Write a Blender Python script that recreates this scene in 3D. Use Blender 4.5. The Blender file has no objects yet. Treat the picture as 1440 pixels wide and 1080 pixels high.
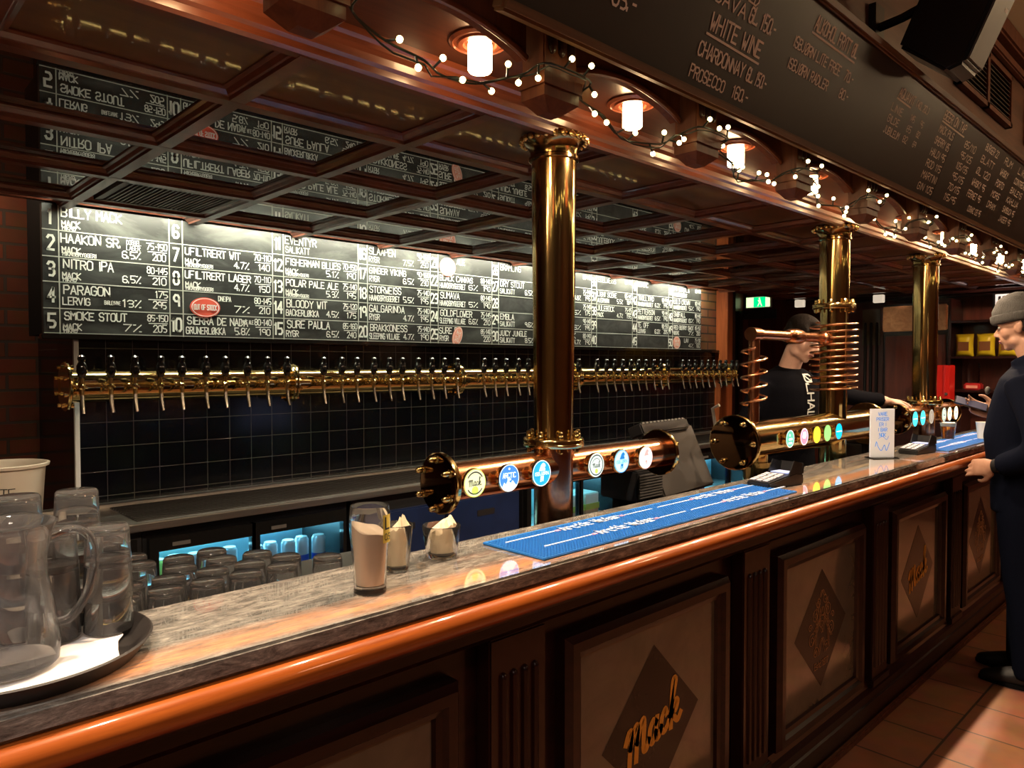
import bpy, bmesh, math, random
from mathutils import Vector, Matrix
from mathutils.bvhtree import BVHTree

sc = bpy.context.scene
C = sc.collection
PI = math.pi
rnd = random.Random(7)

# ------------------------------------------------------------------ camera, world, lights, exposure
cam_d = bpy.data.cameras.new('camera'); cam_d.sensor_width = 36.0; cam_d.lens = 1027 / 1440 * 36
cam_d.clip_start = 0.02
cam = bpy.data.objects.new('camera', cam_d); C.objects.link(cam)
cam.location = (0, 0, 1.53)
cam.rotation_euler = (math.radians(90 - 1.56), 0, math.radians(46.2 - 90))
sc.camera = cam

w = bpy.data.worlds.new('world'); sc.world = w; w.use_nodes = True
w.node_tree.nodes['Background'].inputs[0].default_value = (0.9, 0.62, 0.45, 1)
w.node_tree.nodes['Background'].inputs[1].default_value = 0.02

def area(name, loc, rot, size, power, col, size_y=None, spread=PI):
    l = bpy.data.lights.new(name, 'AREA'); l.energy = power; l.color = col; l.size = size
    if size_y: l.shape = 'RECTANGLE'; l.size_y = size_y
    l.spread = spread
    o = bpy.data.objects.new(name, l); C.objects.link(o); o.location = loc; o.rotation_euler = rot
    return o

# unseen fill lights of the customer side and corridor, and the shelf room light
area('room_fill_light', (-0.9, -1.2, 3.27), (0, 0, 0), 0.45, 17, (1.0, 0.84, 0.70))  # this and the next are added fill, no fitting behind them
area('room_fill_light', (2.6, -2.2, 3.27), (0, 0, 0), 0.35, 9, (1.0, 0.66, 0.42))
area('bar_end_fill', (-0.25, 0.25, 3.26), (math.radians(23), math.radians(8), 0), 0.3, 5, (1.0, 0.93, 0.86), spread=math.radians(75))  # added to brighten the tray end, no lamp hangs here
area('corridor_fill', (0.35, 3.9, 2.55), (0, 0, 0), 0.25, 3.5, (1.0, 0.70, 0.45))  # added to lift the dark bricks at the left, no visible source
area('shelf_room_light', (7.3, 1.7, 2.45), (0, 0, 0), 0.25, 5, (1.0, 0.7, 0.48))

sc.view_settings.view_transform = 'Standard'
sc.view_settings.look = 'None'
sc.view_settings.exposure = 0.4
sc.view_settings.gamma = 1.0
sc.view_settings.use_curve_mapping = False
LAMP_L = 30.0       # glass of the soffit lamps
LAMP_W = 38.0       # light thrown down by each soffit lamp
PEND_FILL_L = 50.0       # added unseen globe pendants of the customer side
STRIP_L = 108.0      # strip light over the tap list
FRIDGE_L = 13.0

cy = sc.cycles
cy.max_bounces = 12; cy.diffuse_bounces = 3; cy.glossy_bounces = 5; cy.transmission_bounces = 12
cy.transparent_max_bounces = 12; cy.sample_clamp_indirect = 2.5; cy.sample_clamp_direct = 0.0
cy.use_denoising = True
cy.caustics_reflective = False; cy.caustics_refractive = True; cy.blur_glossy = 0.3

# ------------------------------------------------------------------ materials
MATS = {}
def mat(name, col=(0.5, 0.5, 0.5), rough=0.5, metal=0.0, coat=0.0, coat_rough=0.05, emit=None, es=1.0, trans=0.0, ior=1.45, spec=0.5,
        col2=None, scale=(1, 1, 1), detail=6, bump=0.0, contrast=(0.35, 0.65), nrough=None, space='pos', alpha=None):
    m = bpy.data.materials.new(name); m.use_nodes = True; MATS[name] = m
    nt = m.node_tree; b = nt.nodes['Principled BSDF']
    b.inputs['Base Color'].default_value = (*col, 1)
    b.inputs['Roughness'].default_value = rough
    b.inputs['Metallic'].default_value = metal
    b.inputs['Coat Weight'].default_value = coat
    b.inputs['Coat Roughness'].default_value = coat_rough
    b.inputs['Transmission Weight'].default_value = trans
    b.inputs['IOR'].default_value = ior
    b.inputs['Specular IOR Level'].default_value = spec
    if emit:
        b.inputs['Emission Color'].default_value = (*emit, 1); b.inputs['Emission Strength'].default_value = es
    if col2 or bump or nrough:
        if space == 'pos':
            g = nt.nodes.new('ShaderNodeNewGeometry'); src = g.outputs['Position']
        else:
            g = nt.nodes.new('ShaderNodeTexCoord'); src = g.outputs['Object']
        mp = nt.nodes.new('ShaderNodeMapping'); mp.inputs['Scale'].default_value = scale
        nt.links.new(src, mp.inputs['Vector'])
        n = nt.nodes.new('ShaderNodeTexNoise'); n.inputs['Scale'].default_value = 1.0; n.inputs['Detail'].default_value = detail
        n.inputs['Roughness'].default_value = 0.6; n.inputs['Distortion'].default_value = 0.6
        nt.links.new(mp.outputs[0], n.inputs['Vector'])
        if col2:
            r = nt.nodes.new('ShaderNodeValToRGB')
            r.color_ramp.elements[0].position = contrast[0]; r.color_ramp.elements[0].color = (*col, 1)
            r.color_ramp.elements[1].position = contrast[1]; r.color_ramp.elements[1].color = (*col2, 1)
            nt.links.new(n.outputs['Fac'], r.inputs[0]); nt.links.new(r.outputs[0], b.inputs['Base Color'])
        if bump:
            bn = nt.nodes.new('ShaderNodeBump'); bn.inputs['Strength'].default_value = bump; bn.inputs['Distance'].default_value = 0.01
            nt.links.new(n.outputs['Fac'], bn.inputs['Height']); nt.links.new(bn.outputs[0], b.inputs['Normal'])
        if nrough:
            mr = nt.nodes.new('ShaderNodeMapRange'); mr.inputs['To Min'].default_value = nrough[0]; mr.inputs['To Max'].default_value = nrough[1]
            nt.links.new(n.outputs['Fac'], mr.inputs['Value']); nt.links.new(mr.outputs[0], b.inputs['Roughness'])
    return m

def brick_mat(name, c1, c2, mortar, bw, bh, ms, offset, plane, rough=0.6, coat=0.0, bump=0.4, squash=1.0):
    m = mat(name, c1, rough=rough, coat=coat); nt = m.node_tree; b = nt.nodes['Principled BSDF']
    g = nt.nodes.new('ShaderNodeNewGeometry'); sp = nt.nodes.new('ShaderNodeSeparateXYZ'); cb = nt.nodes.new('ShaderNodeCombineXYZ')
    nt.links.new(g.outputs['Position'], sp.inputs[0])
    if plane == 'wall':     # x + y runs along both wall faces
        ad = nt.nodes.new('ShaderNodeMath'); ad.operation = 'ADD'
        nt.links.new(sp.outputs[0], ad.inputs[0]); nt.links.new(sp.outputs[1], ad.inputs[1])
        nt.links.new(ad.outputs[0], cb.inputs[0]); nt.links.new(sp.outputs[2], cb.inputs[1])
    else:
        nt.links.new(sp.outputs[0], cb.inputs[0]); nt.links.new(sp.outputs[1], cb.inputs[1])
    t = nt.nodes.new('ShaderNodeTexBrick'); t.offset = offset; t.squash = squash
    t.inputs['Color1'].default_value = (*c1, 1); t.inputs['Color2'].default_value = (*c2, 1); t.inputs['Mortar'].default_value = (*mortar, 1)
    t.inputs['Scale'].default_value = 1.0; t.inputs['Mortar Size'].default_value = ms
    t.inputs['Brick Width'].default_value = bw; t.inputs['Row Height'].default_value = bh
    nt.links.new(cb.outputs[0], t.inputs['Vector'])
    nz = nt.nodes.new('ShaderNodeTexNoise'); nz.inputs['Scale'].default_value = 9; nz.inputs['Detail'].default_value = 5
    nt.links.new(g.outputs['Position'], nz.inputs['Vector'])
    mx = nt.nodes.new('ShaderNodeMix'); mx.data_type = 'RGBA'; mx.blend_type = 'MULTIPLY'; mx.inputs[0].default_value = 0.6
    nt.links.new(t.outputs['Color'], mx.inputs[6]); nt.links.new(nz.outputs['Color'], mx.inputs[7])
    nt.links.new(mx.outputs[2], b.inputs['Base Color'])
    bn = nt.nodes.new('ShaderNodeBump'); bn.inputs['Strength'].default_value = bump; bn.inputs['Distance'].default_value = 0.006; bn.invert = True
    nt.links.new(t.outputs['Fac'], bn.inputs['Height']); nt.links.new(bn.outputs[0], b.inputs['Normal'])
    return m

mat('wood', (0.024, 0.0055, 0.0045), 0.32, coat=0.3, coat_rough=0.12, spec=0.3, col2=(0.010, 0.0025, 0.0022), scale=(3, 30, 30), bump=0.03)
mat('wood_upright', (0.026, 0.006, 0.005), 0.32, spec=0.3, coat=0.3, coat_rough=0.15, col2=(0.02, 0.006, 0.004), scale=(30, 30, 2.5), bump=0.03)
mat('wood_red', (0.17, 0.045, 0.02), 0.3, coat=0.5, coat_rough=0.12, col2=(0.09, 0.022, 0.01), scale=(2.5, 40, 40), bump=0.02)
mat('wood_corbel', (0.14, 0.043, 0.020), 0.45, coat=0.1, coat_rough=0.25, spec=0.3, col2=(0.08, 0.022, 0.011), scale=(35, 35, 3), bump=0.03)
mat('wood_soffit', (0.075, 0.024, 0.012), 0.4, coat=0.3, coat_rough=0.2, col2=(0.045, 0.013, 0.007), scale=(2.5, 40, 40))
mat('wood_frame', (0.17, 0.085, 0.038), 0.5, col2=(0.11, 0.05, 0.022), scale=(3, 40, 40))
mat('wood_rib', (0.17, 0.052, 0.030), 0.3, coat=0.55, coat_rough=0.12, col2=(0.10, 0.030, 0.017), scale=(12, 12, 12), bump=0.02)
mat('wood_rail', (0.40, 0.095, 0.014), 0.3, spec=0.2, coat=0.7, coat_rough=0.06, col2=(0.24, 0.05, 0.009), scale=(3, 60, 60), bump=0.02)
mat('wood_panel', (0.040, 0.024, 0.016), 0.4, coat=1.0, coat_rough=0.0, col2=(0.028, 0.016, 0.010), scale=(1.6, 14, 14), spec=0.0)
mat('wood_panel_plain', (0.15, 0.075, 0.030), 0.35, coat=0.6, coat_rough=0.03, col2=(0.085, 0.036, 0.015), scale=(1.8, 11, 11))
MATS['wood_panel'].node_tree.nodes['Principled BSDF'].inputs['Coat IOR'].default_value = 3.2
mat('wood_wall', (0.15, 0.06, 0.032), 0.45, coat=0.15, col2=(0.09, 0.035, 0.018), scale=(2, 20, 20))
mat('wood_far', (0.13, 0.03, 0.017), 0.4, coat=0.25, col2=(0.07, 0.016, 0.01), scale=(18, 18, 2))
mat('wood_post', (0.34, 0.085, 0.025), 0.35, coat=0.4, col2=(0.22, 0.05, 0.014), scale=(25, 25, 2))
mat('brass', (0.78, 0.57, 0.24), 0.10, 1.0, col2=(0.66, 0.45, 0.17), scale=(5, 5, 9), nrough=(0.07, 0.16))
mat('brass_bright', (0.88, 0.68, 0.30), 0.13, 1.0)
mat('brass_dark', (0.20, 0.125, 0.055), 0.16, 1.0, col2=(0.36, 0.23, 0.09), scale=(60, 60, 60))
mat('copper', (0.80, 0.37, 0.19), 0.2, 1.0, col2=(0.55, 0.24, 0.12), scale=(14, 30, 30), nrough=(0.1, 0.32), detail=8)
mat('copper_wire', (0.75, 0.38, 0.20), 0.25, 1.0)
mat('steel', (0.74, 0.72, 0.68), 0.3, 1.0, col2=(0.62, 0.60, 0.56), scale=(2, 80, 80))
mat('spout_steel', (0.42, 0.39, 0.34), 0.25, 1.0)
mat('steel_dark', (0.09, 0.085, 0.08), 0.35, 0.9)
mat('black_plastic', (0.012, 0.012, 0.013), 0.35)
mat('black_gloss', (0.008, 0.008, 0.008), 0.12, coat=0.5)
mat('black_matte', (0.005, 0.005, 0.006), 0.8, spec=0.1)
mat('disc_dark', (0.16, 0.085, 0.040), 0.07, 1.0)
mat('small_light', (0.8, 0.75, 0.65), 0.5, emit=(1.0, 0.85, 0.65), es=0.45)
mat('grey_plastic', (0.10, 0.095, 0.09), 0.45)
mat('pos_back', (0.045, 0.040, 0.036), 0.5)
mat('navy', (0.008, 0.020, 0.075), 0.35, col2=(0.006, 0.015, 0.055), scale=(8, 8, 8))
mat('chalkboard', (0.010, 0.011, 0.011), 0.30, spec=0.5, col2=(0.085, 0.092, 0.086), scale=(3.0, 3, 7), contrast=(0.45, 0.8), detail=10, nrough=(0.48, 0.66))
mat('chalkboard_brown', (0.030, 0.024, 0.019), 0.42, col2=(0.040, 0.032, 0.025), scale=(2.5, 3, 4), contrast=(0.3, 0.8), detail=8)
mat('slate_smudge', (0.05, 0.052, 0.05), 0.5, col2=(0.017, 0.018, 0.018), scale=(9, 9, 14))
mat('chalk', (0.82, 0.84, 0.79), 0.8)
mat('chalk_dim', (0.50, 0.52, 0.46), 0.8)
mat('chalk_warm', (0.85, 0.78, 0.68), 0.8)
mat('chalk_faint', (0.20, 0.19, 0.17), 0.8)
mat('sign_red', (0.75, 0.11, 0.07), 0.5)
mat('sign_pale', (0.80, 0.34, 0.26), 0.5)
mat('white', (0.82, 0.82, 0.80), 0.5)
mat('cream', (0.62, 0.54, 0.40), 0.85, bump=0.03, scale=(30, 30, 30))
mat('plaster_brown', (0.20, 0.13, 0.08), 0.8)
mat('card_white', (0.78, 0.86, 1.0), 0.5)
mat('paper', (0.86, 0.83, 0.82), 0.85, bump=0.1, scale=(25, 25, 25))
mat('napkin', (0.88, 0.76, 0.52), 0.85, bump=0.15, scale=(40, 40, 40))
mat('pint_paper', (0.86, 0.72, 0.55), 0.8)
mat('yellow_paper', (0.85, 0.70, 0.12), 0.6)
mat('ink', (0.01, 0.01, 0.012), 0.5)
mat('bucket_white', (0.66, 0.60, 0.50), 0.45)
mat('glass', (1.0, 1.0, 1.0), 0.0, trans=0.985, ior=1.45)
mat('glass_worn', (1.0, 1.0, 1.0), 0.0, trans=0.965, ior=1.45)
mat('plastic_clear', (0.95, 0.93, 0.9), 0.05, trans=1.0, ior=1.3)
mat('window_glass', (1, 1, 1), 0.0, trans=1.0, ior=1.03)
mat('beer', (0.75, 0.30, 0.04), 0.05, trans=0.85, ior=1.33)
mat('foam', (0.85, 0.82, 0.72), 0.8)
mat('tray', (0.020, 0.017, 0.016), 0.5)
mat('mat_blue', (0.018, 0.175, 0.56), 0.5)
mat('mat_light', (0.55, 0.68, 0.88), 0.6)
mat('mat_pink', (0.75, 0.35, 0.5), 0.6)
mat('marble', (0.095, 0.078, 0.055), 0.12, coat=0.4, col2=(0.14, 0.118, 0.082), scale=(5, 5, 5), detail=9)
mat('marble_dark', (0.012, 0.009, 0.008), 0.22, spec=0.3, coat=0.0, col2=(0.030, 0.022, 0.017), scale=(6, 6, 6))
mat('gold', (0.85, 0.40, 0.05), 0.5)
mat('gold_dim', (0.45, 0.23, 0.09), 0.5)
mat('sign_green', (0.0, 0.3, 0.1), 0.5, emit=(0.0, 0.75, 0.22), es=1.1)
mat('sign_white', (0.8, 0.9, 0.6), 0.5, emit=(0.75, 1.0, 0.50), es=1.1)
mat('lamp_glow', (1, 0.9, 0.75), 0.4, emit=(1.0, 0.63, 0.30), es=LAMP_L)
mat('fill_globe_glow', (1, .9, .75), 0.4, emit=(1.0, 0.68, 0.38), es=PEND_FILL_L)  # glow of the added pendants out of view
mat('bulb_glow', (1, 0.9, 0.6), 0.4, emit=(1.0, 0.80, 0.34), es=9.0)
mat('strip_glow', (1, 1, 0.8), 0.4, emit=(1.0, 0.98, 0.74), es=STRIP_L)
mat('fridge_glow', (0.3, 0.8, 1), 0.4, emit=(0.22, 0.75, 1.0), es=FRIDGE_L)
mat('fridge_wall', (0.55, 0.80, 0.88), 0.5)
mat('can_blue', (0.02, 0.08, 0.45), 0.3)
mat('can_silver', (0.55, 0.6, 0.65), 0.3, 0.6)
mat('can_green', (0.45, 0.65, 0.15), 0.3)
mat('carton', (0.75, 0.8, 0.7), 0.6)
mat('chips_yellow', (0.62, 0.46, 0.02), 0.3)
mat('chips_label', (0.16, 0.06, 0.02), 0.4)
mat('red_pack', (0.45, 0.02, 0.02), 0.35)
mat('red_box', (0.50, 0.012, 0.008), 0.4)
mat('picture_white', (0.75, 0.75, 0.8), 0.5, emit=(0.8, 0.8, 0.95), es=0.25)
mat('screen_glow', (0.3, 0.35, 0.5), 0.3, emit=(0.35, 0.42, 0.75), es=0.6)
mat('skin', (0.70, 0.43, 0.32), 0.5, col2=(0.62, 0.36, 0.26), scale=(25, 25, 25))
mat('skin_dark', (0.42, 0.24, 0.165), 0.5, col2=(0.36, 0.19, 0.125), scale=(25, 25, 25))
mat('lips', (0.42, 0.16, 0.13), 0.45)
mat('hair', (0.010, 0.006, 0.004), 0.65, spec=0.2, bump=0.5, scale=(160, 160, 40))
mat('sweater', (0.004, 0.004, 0.006), 0.9, spec=0.05, bump=0.2, scale=(90, 90, 90))
mat('jacket', (0.0035, 0.005, 0.012), 0.85, spec=0.06, bump=0.15, scale=(40, 40, 20))
mat('trousers', (0.0035, 0.005, 0.012), 0.85, spec=0.06, bump=0.2, scale=(60, 60, 30))
mat('shoe', (0.007, 0.007, 0.008), 0.5)
mat('beanie', (0.050, 0.048, 0.044), 0.9, bump=0.5, scale=(140, 140, 12))
mat('phone', (0.03, 0.03, 0.05), 0.25, emit=(0.5, 0.5, 0.8), es=0.03)
mat('print', (0.62, 0.65, 0.62), 0.7)
mat('key_grey', (0.45, 0.47, 0.55), 0.5)
mat('wire', (0.012, 0.014, 0.010), 0.5)
brick_mat('tile_black', (0.0045, 0.005, 0.007), (0.006, 0.0065, 0.0085), (0.085, 0.08, 0.075), 0.1078, 0.1065, 0.0013, 0.0, 'wall', rough=0.16, coat=0.0, bump=0.3)
brick_mat('brick_red', (0.26, 0.075, 0.035), (0.17, 0.05, 0.026), (0.10, 0.07, 0.055), 0.25, 0.078, 0.007, 0.5, 'wall', rough=0.75, bump=0.8)
brick_mat('brick_pale', (0.42, 0.19, 0.085), (0.34, 0.14, 0.065), (0.11, 0.075, 0.05), 0.25, 0.072, 0.007, 0.5, 'wall', rough=0.75, bump=0.8)
brick_mat('floor_tile', (0.46, 0.195, 0.10), (0.37, 0.15, 0.078), (0.10, 0.06, 0.045), 0.30, 0.30, 0.005, 0.5, 'floor', rough=0.42, bump=0.3)

# polished granite: grey streaks along the bar, one band of salmon veins near the front edge
def granite():
    m = mat('granite', (0.3, 0.3, 0.3), rough=0.07, coat=0.9, coat_rough=0.02); nt = m.node_tree; b = nt.nodes['Principled BSDF']
    g = nt.nodes.new('ShaderNodeNewGeometry')
    def noise(scale, detail, dist, rough=0.65):
        mp = nt.nodes.new('ShaderNodeMapping'); mp.inputs['Scale'].default_value = scale
        nt.links.new(g.outputs['Position'], mp.inputs['Vector'])
        n = nt.nodes.new('ShaderNodeTexNoise'); n.inputs['Scale'].default_value = 1; n.inputs['Detail'].default_value = detail
        n.inputs['Distortion'].default_value = dist; n.inputs['Roughness'].default_value = rough
        nt.links.new(mp.outputs[0], n.inputs['Vector']); return n
    n1 = noise((16, 62, 62), 14, 0.5, 0.82); r1 = nt.nodes.new('ShaderNodeValToRGB'); e = r1.color_ramp.elements
    e[0].position = 0.36; e[0].color = (0.045, 0.043, 0.042, 1); e[1].position = 0.66; e[1].color = (0.55, 0.51, 0.44, 1)
    x = r1.color_ramp.elements.new(0.52); x.color = (0.24, 0.22, 0.195, 1)
    nt.links.new(n1.outputs['Fac'], r1.inputs[0])
    n2 = noise((1.6, 16, 16), 6, 0.8); sp = nt.nodes.new('ShaderNodeSeparateXYZ'); nt.links.new(g.outputs['Position'], sp.inputs[0])
    mr = nt.nodes.new('ShaderNodeMapRange'); mr.inputs['From Min'].default_value = 1.17; mr.inputs['From Max'].default_value = 1.12
    nt.links.new(sp.outputs[1], mr.inputs['Value'])
    mr2 = nt.nodes.new('ShaderNodeMapRange'); mr2.inputs['From Min'].default_value = 1.07; mr2.inputs['From Max'].default_value = 1.10
    nt.links.new(sp.outputs[1], mr2.inputs['Value'])
    mu = nt.nodes.new('ShaderNodeMath'); mu.operation = 'MULTIPLY'; nt.links.new(mr.outputs[0], mu.inputs[0]); nt.links.new(mr2.outputs[0], mu.inputs[1])
    r2 = nt.nodes.new('ShaderNodeValToRGB'); r2.color_ramp.elements[0].position = 0.28; r2.color_ramp.elements[1].position = 0.48
    nt.links.new(n2.outputs['Fac'], r2.inputs[0])
    ad = nt.nodes.new('ShaderNodeMath'); ad.operation = 'MULTIPLY'; nt.links.new(r2.outputs[0], ad.inputs[0]); nt.links.new(mu.outputs[0], ad.inputs[1])
    mx = nt.nodes.new('ShaderNodeMix'); mx.data_type = 'RGBA'
    nt.links.new(ad.outputs[0], mx.inputs[0]); nt.links.new(r1.outputs[0], mx.inputs[6])
    n3 = noise((16, 70, 70), 12, 0.6, 0.8); r3 = nt.nodes.new('ShaderNodeValToRGB'); r3.color_ramp.elements[0].position = 0.35; r3.color_ramp.elements[1].position = 0.6
    r3.color_ramp.elements[0].color = (0.26, 0.17, 0.12, 1); r3.color_ramp.elements[1].color = (0.80, 0.36, 0.17, 1)
    nt.links.new(n3.outputs['Fac'], r3.inputs[0]); nt.links.new(r3.outputs[0], mx.inputs[7])
    nt.links.new(mx.outputs[2], b.inputs['Base Color'])
granite()

# ------------------------------------------------------------------ mesh builder
def frame_of(d, hint):
    d = d.normalized(); u = hint - d * hint.dot(d)
    if u.length < 1e-5: u = Vector((1, 0, 0)) - d * d.x
    if u.length < 1e-5: u = Vector((0, 1, 0))
    u.normalize(); return u, d.cross(u)

class MB:
    def __init__(s): s.v = []; s.f = []
    def add(s, vs, fs):
        n = len(s.v); s.v += [Vector(a) for a in vs]; s.f += [tuple(n + i for i in f) for f in fs]; return s
    def box(s, x0, x1, y0, y1, z0, z1, rot=None, piv=None):
        vs = [Vector((x, y, z)) for z in (z0, z1) for y in (y0, y1) for x in (x0, x1)]
        if rot is not None:
            p = Vector(piv) if piv is not None else Vector(((x0 + x1) / 2, (y0 + y1) / 2, (z0 + z1) / 2))
            vs = [p + rot @ (a - p) for a in vs]
        return s.add(vs, [(0, 2, 3, 1), (4, 5, 7, 6), (0, 1, 5, 4), (2, 6, 7, 3), (0, 4, 6, 2), (1, 3, 7, 5)])
    def tube(s, pts, rad, n=12, cap=True, hint=(0, 0, 1), closed=False):
        P = [Vector(p) for p in pts]; N = len(P); rings = []; h = Vector(hint); vs = []
        for i in range(N):
            a = P[(i - 1) % N] if (closed or i) else P[i]; b = P[(i + 1) % N] if (closed or i < N - 1) else P[i]
            d = b - a
            if d.length < 1e-9: d = Vector((0, 0, 1))
            u, v = frame_of(d, h); h = u
            r = rad[i] if isinstance(rad, list) else rad
            ra, rb = (r if isinstance(r, tuple) else (r, r))
            for k in range(n):
                t = 2 * PI * k / n; vs.append(P[i] + u * (ra * math.cos(t)) + v * (rb * math.sin(t)))
        fs = []
        for i in range(N if closed else N - 1):
            j = (i + 1) % N
            for k in range(n):
                l = (k + 1) % n; fs.append((i * n + k, i * n + l, j * n + l, j * n + k))
        if cap and not closed:
            fs.append(tuple(range(n - 1, -1, -1))); fs.append(tuple((N - 1) * n + k for k in range(n)))
        return s.add(vs, fs)
    def lathe(s, prof, c=(0, 0, 0), axis=(0, 0, 1), n=32, cap=True):
        d = Vector(axis).normalized(); u, v = frame_of(d, Vector((1, 0, 0)) if abs(d.x) < 0.9 else Vector((0, 1, 0)))
        c = Vector(c); vs = []; fs = []
        for r, z in prof:
            for k in range(n):
                t = 2 * PI * k / n; vs.append(c + d * z + (u * math.cos(t) + v * math.sin(t)) * r)
        for i in range(len(prof) - 1):
            for k in range(n):
                l = (k + 1) % n; fs.append((i * n + k, i * n + l, (i + 1) * n + l, (i + 1) * n + k))
        if cap:
            if prof[0][0] > 1e-6: fs.append(tuple(range(n - 1, -1, -1)))
            if prof[-1][0] > 1e-6: fs.append(tuple((len(prof) - 1) * n + k for k in range(n)))
        return s.add(vs, fs)
    def prism(s, poly, o, u, v, depth):
        o, u, v = Vector(o), Vector(u), Vector(v); w_ = u.cross(v); n = len(poly)
        vs = [o + u * a + v * b for a, b in poly] + [o + u * a + v * b + w_ * depth for a, b in poly]
        fs = [tuple(range(n - 1, -1, -1)), tuple(range(n, 2 * n))] + [(i, (i + 1) % n, n + (i + 1) % n, n + i) for i in range(n)]
        return s.add(vs, fs)
    def ell(s, c, r, n=16, m=10, R=None):
        c = Vector(c); vs = []; fs = []
        for i in range(m + 1):
            a = PI * i / m
            for k in range(n):
                t = 2 * PI * k / n
                p = Vector((r[0] * math.sin(a) * math.cos(t), r[1] * math.sin(a) * math.sin(t), r[2] * math.cos(a)))
                vs.append(c + (R @ p if R is not None else p))
        for i in range(m):
            for k in range(n):
                l = (k + 1) % n; fs.append((i * n + k, (i + 1) * n + k, (i + 1) * n + l, i * n + l))
        return s.add(vs, fs)
    def xf(s, M):
        s.v = [M @ a for a in s.v]; return s
    def build(s, name, m, parent=None, world=True, bevel=0.0, seg=2, smooth=35):
        me = bpy.data.meshes.new(name)
        off = Vector((0, 0, 0))
        if parent is not None and world:
            r = parent
            while r.parent is not None: r = r.parent
            off = r.location.copy()
        bm = bmesh.new(); bv = [bm.verts.new(a - off) for a in s.v]
        for f in s.f:
            if len(set(f)) == len(f):
                try: bm.faces.new([bv[i] for i in f])
                except ValueError: pass
        bmesh.ops.remove_doubles(bm, verts=bm.verts, dist=1e-6)
        bmesh.ops.recalc_face_normals(bm, faces=bm.faces)
        if bevel:
            es = [e for e in bm.edges if len(e.link_faces) == 2 and e.calc_face_angle(0) > 0.6]
            bmesh.ops.bevel(bm, geom=es, offset=bevel, segments=seg, affect='EDGES', clamp_overlap=True)
        bm.to_mesh(me); bm.free()
        if smooth:
            me.shade_smooth(); me.set_sharp_from_angle(angle=math.radians(smooth))
        me.materials.append(MATS[m] if isinstance(m, str) else m)
        o = bpy.data.objects.new(name, me); C.objects.link(o)
        if parent is not None: o.parent = parent
        return o

def thing(name, label, cat, loc=(0, 0, 0), group=None, kind=None):
    o = bpy.data.objects.new(name, None); C.objects.link(o); o.location = loc; o.empty_display_size = 0.05
    return tag(o, label, cat, group, kind)
def tag(o, label, cat, group=None, kind=None):
    o['label'] = label; o['category'] = cat
    if group: o['group'] = group
    if kind: o['kind'] = kind
    return o
def struct(o, label=None):
    o['kind'] = 'structure'
    if label: o['label'] = label
    return o
def copy_tree(o, parent=None):
    c = o.copy(); C.objects.link(c)
    if parent is not None: c.parent = parent
    for ch in list(o.children): copy_tree(ch, c)
    return c
def setname(o, name):
    o.name = name; return o
ORD = 'first second third fourth fifth sixth seventh eighth ninth tenth eleventh twelfth thirteenth fourteenth fifteenth sixteenth'.split()

# ------------------------------------------------------------------ stroke lettering
GL = {
'A': '002640/1232', 'B': '00063645443303/3342413000', 'C': '4536160501103041', 'D': '00062644422000', 'E': '46060040/0333', 'F': '460600/0333',
'G': '453616050110304143/4323', 'H': '0006/4046/0343', 'I': '2026', 'J': '3631201001', 'K': '0006/460340', 'L': '060040', 'M': '0006234640',
'N': '00064046', 'O': '100105163645413010', 'P': '00063645443303', 'Q': '100105163645413010/2240', 'R': '00063645443303/2340',
'S': '453616050413334241301001', 'T': '0646/2026', 'U': '060110304146', 'V': '062046', 'W': '0610233046', 'X': '0046/0640', 'Y': '0623/462320',
'Z': '06460040', '0': '100105163645413010', '1': '152620', '2': '05163645440040', '3': '051636454433/133342413010', '4': '30360242',
'5': '4606033342413010', '6': '45361605011030414233130', '7': '064610', '8': '130405163645443313/130201103041423313', '9': '443313040516364541',
'%': '0046/0616/3040', '/': '0046', '-': '1333', '.': '1011', ',': '1100', 'Ø': '100105163645413010/0046', '(': '36151130', ')': '16353110', '!': '2622/2120',
'a': '4334140301103041/4440', 'c': '433414030110304', 'e': '024243341403011030', 'i': '2024/2526', 'k': '0006/340240', 'r': '0004/03143443',
't': '2621304/0444', 'd': '4640/4334140301103041', 's': '43341403123241301001', 'o': '100103143443413010', 'l': '2620', 'n': '0004/0314344340', 'v': '042044', 'g': '4334140301103041/4441',
}
def strokes_of(ch):
    out = []
    for st in GL.get(ch, '').split('/'):
        pts = [(int(st[i]), int(st[i + 1])) for i in range(0, len(st) - 1, 2)]
        if len(pts) > 1: out.append(pts)
    return out
def adv(ch): return {'I': 0.45, '1': 0.6, '.': 0.4, ',': 0.4, '!': 0.5, 'i': 0.5, 'l': 0.5, ' ': 0.7, '-': 0.8}.get(ch, 1.0)
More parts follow.
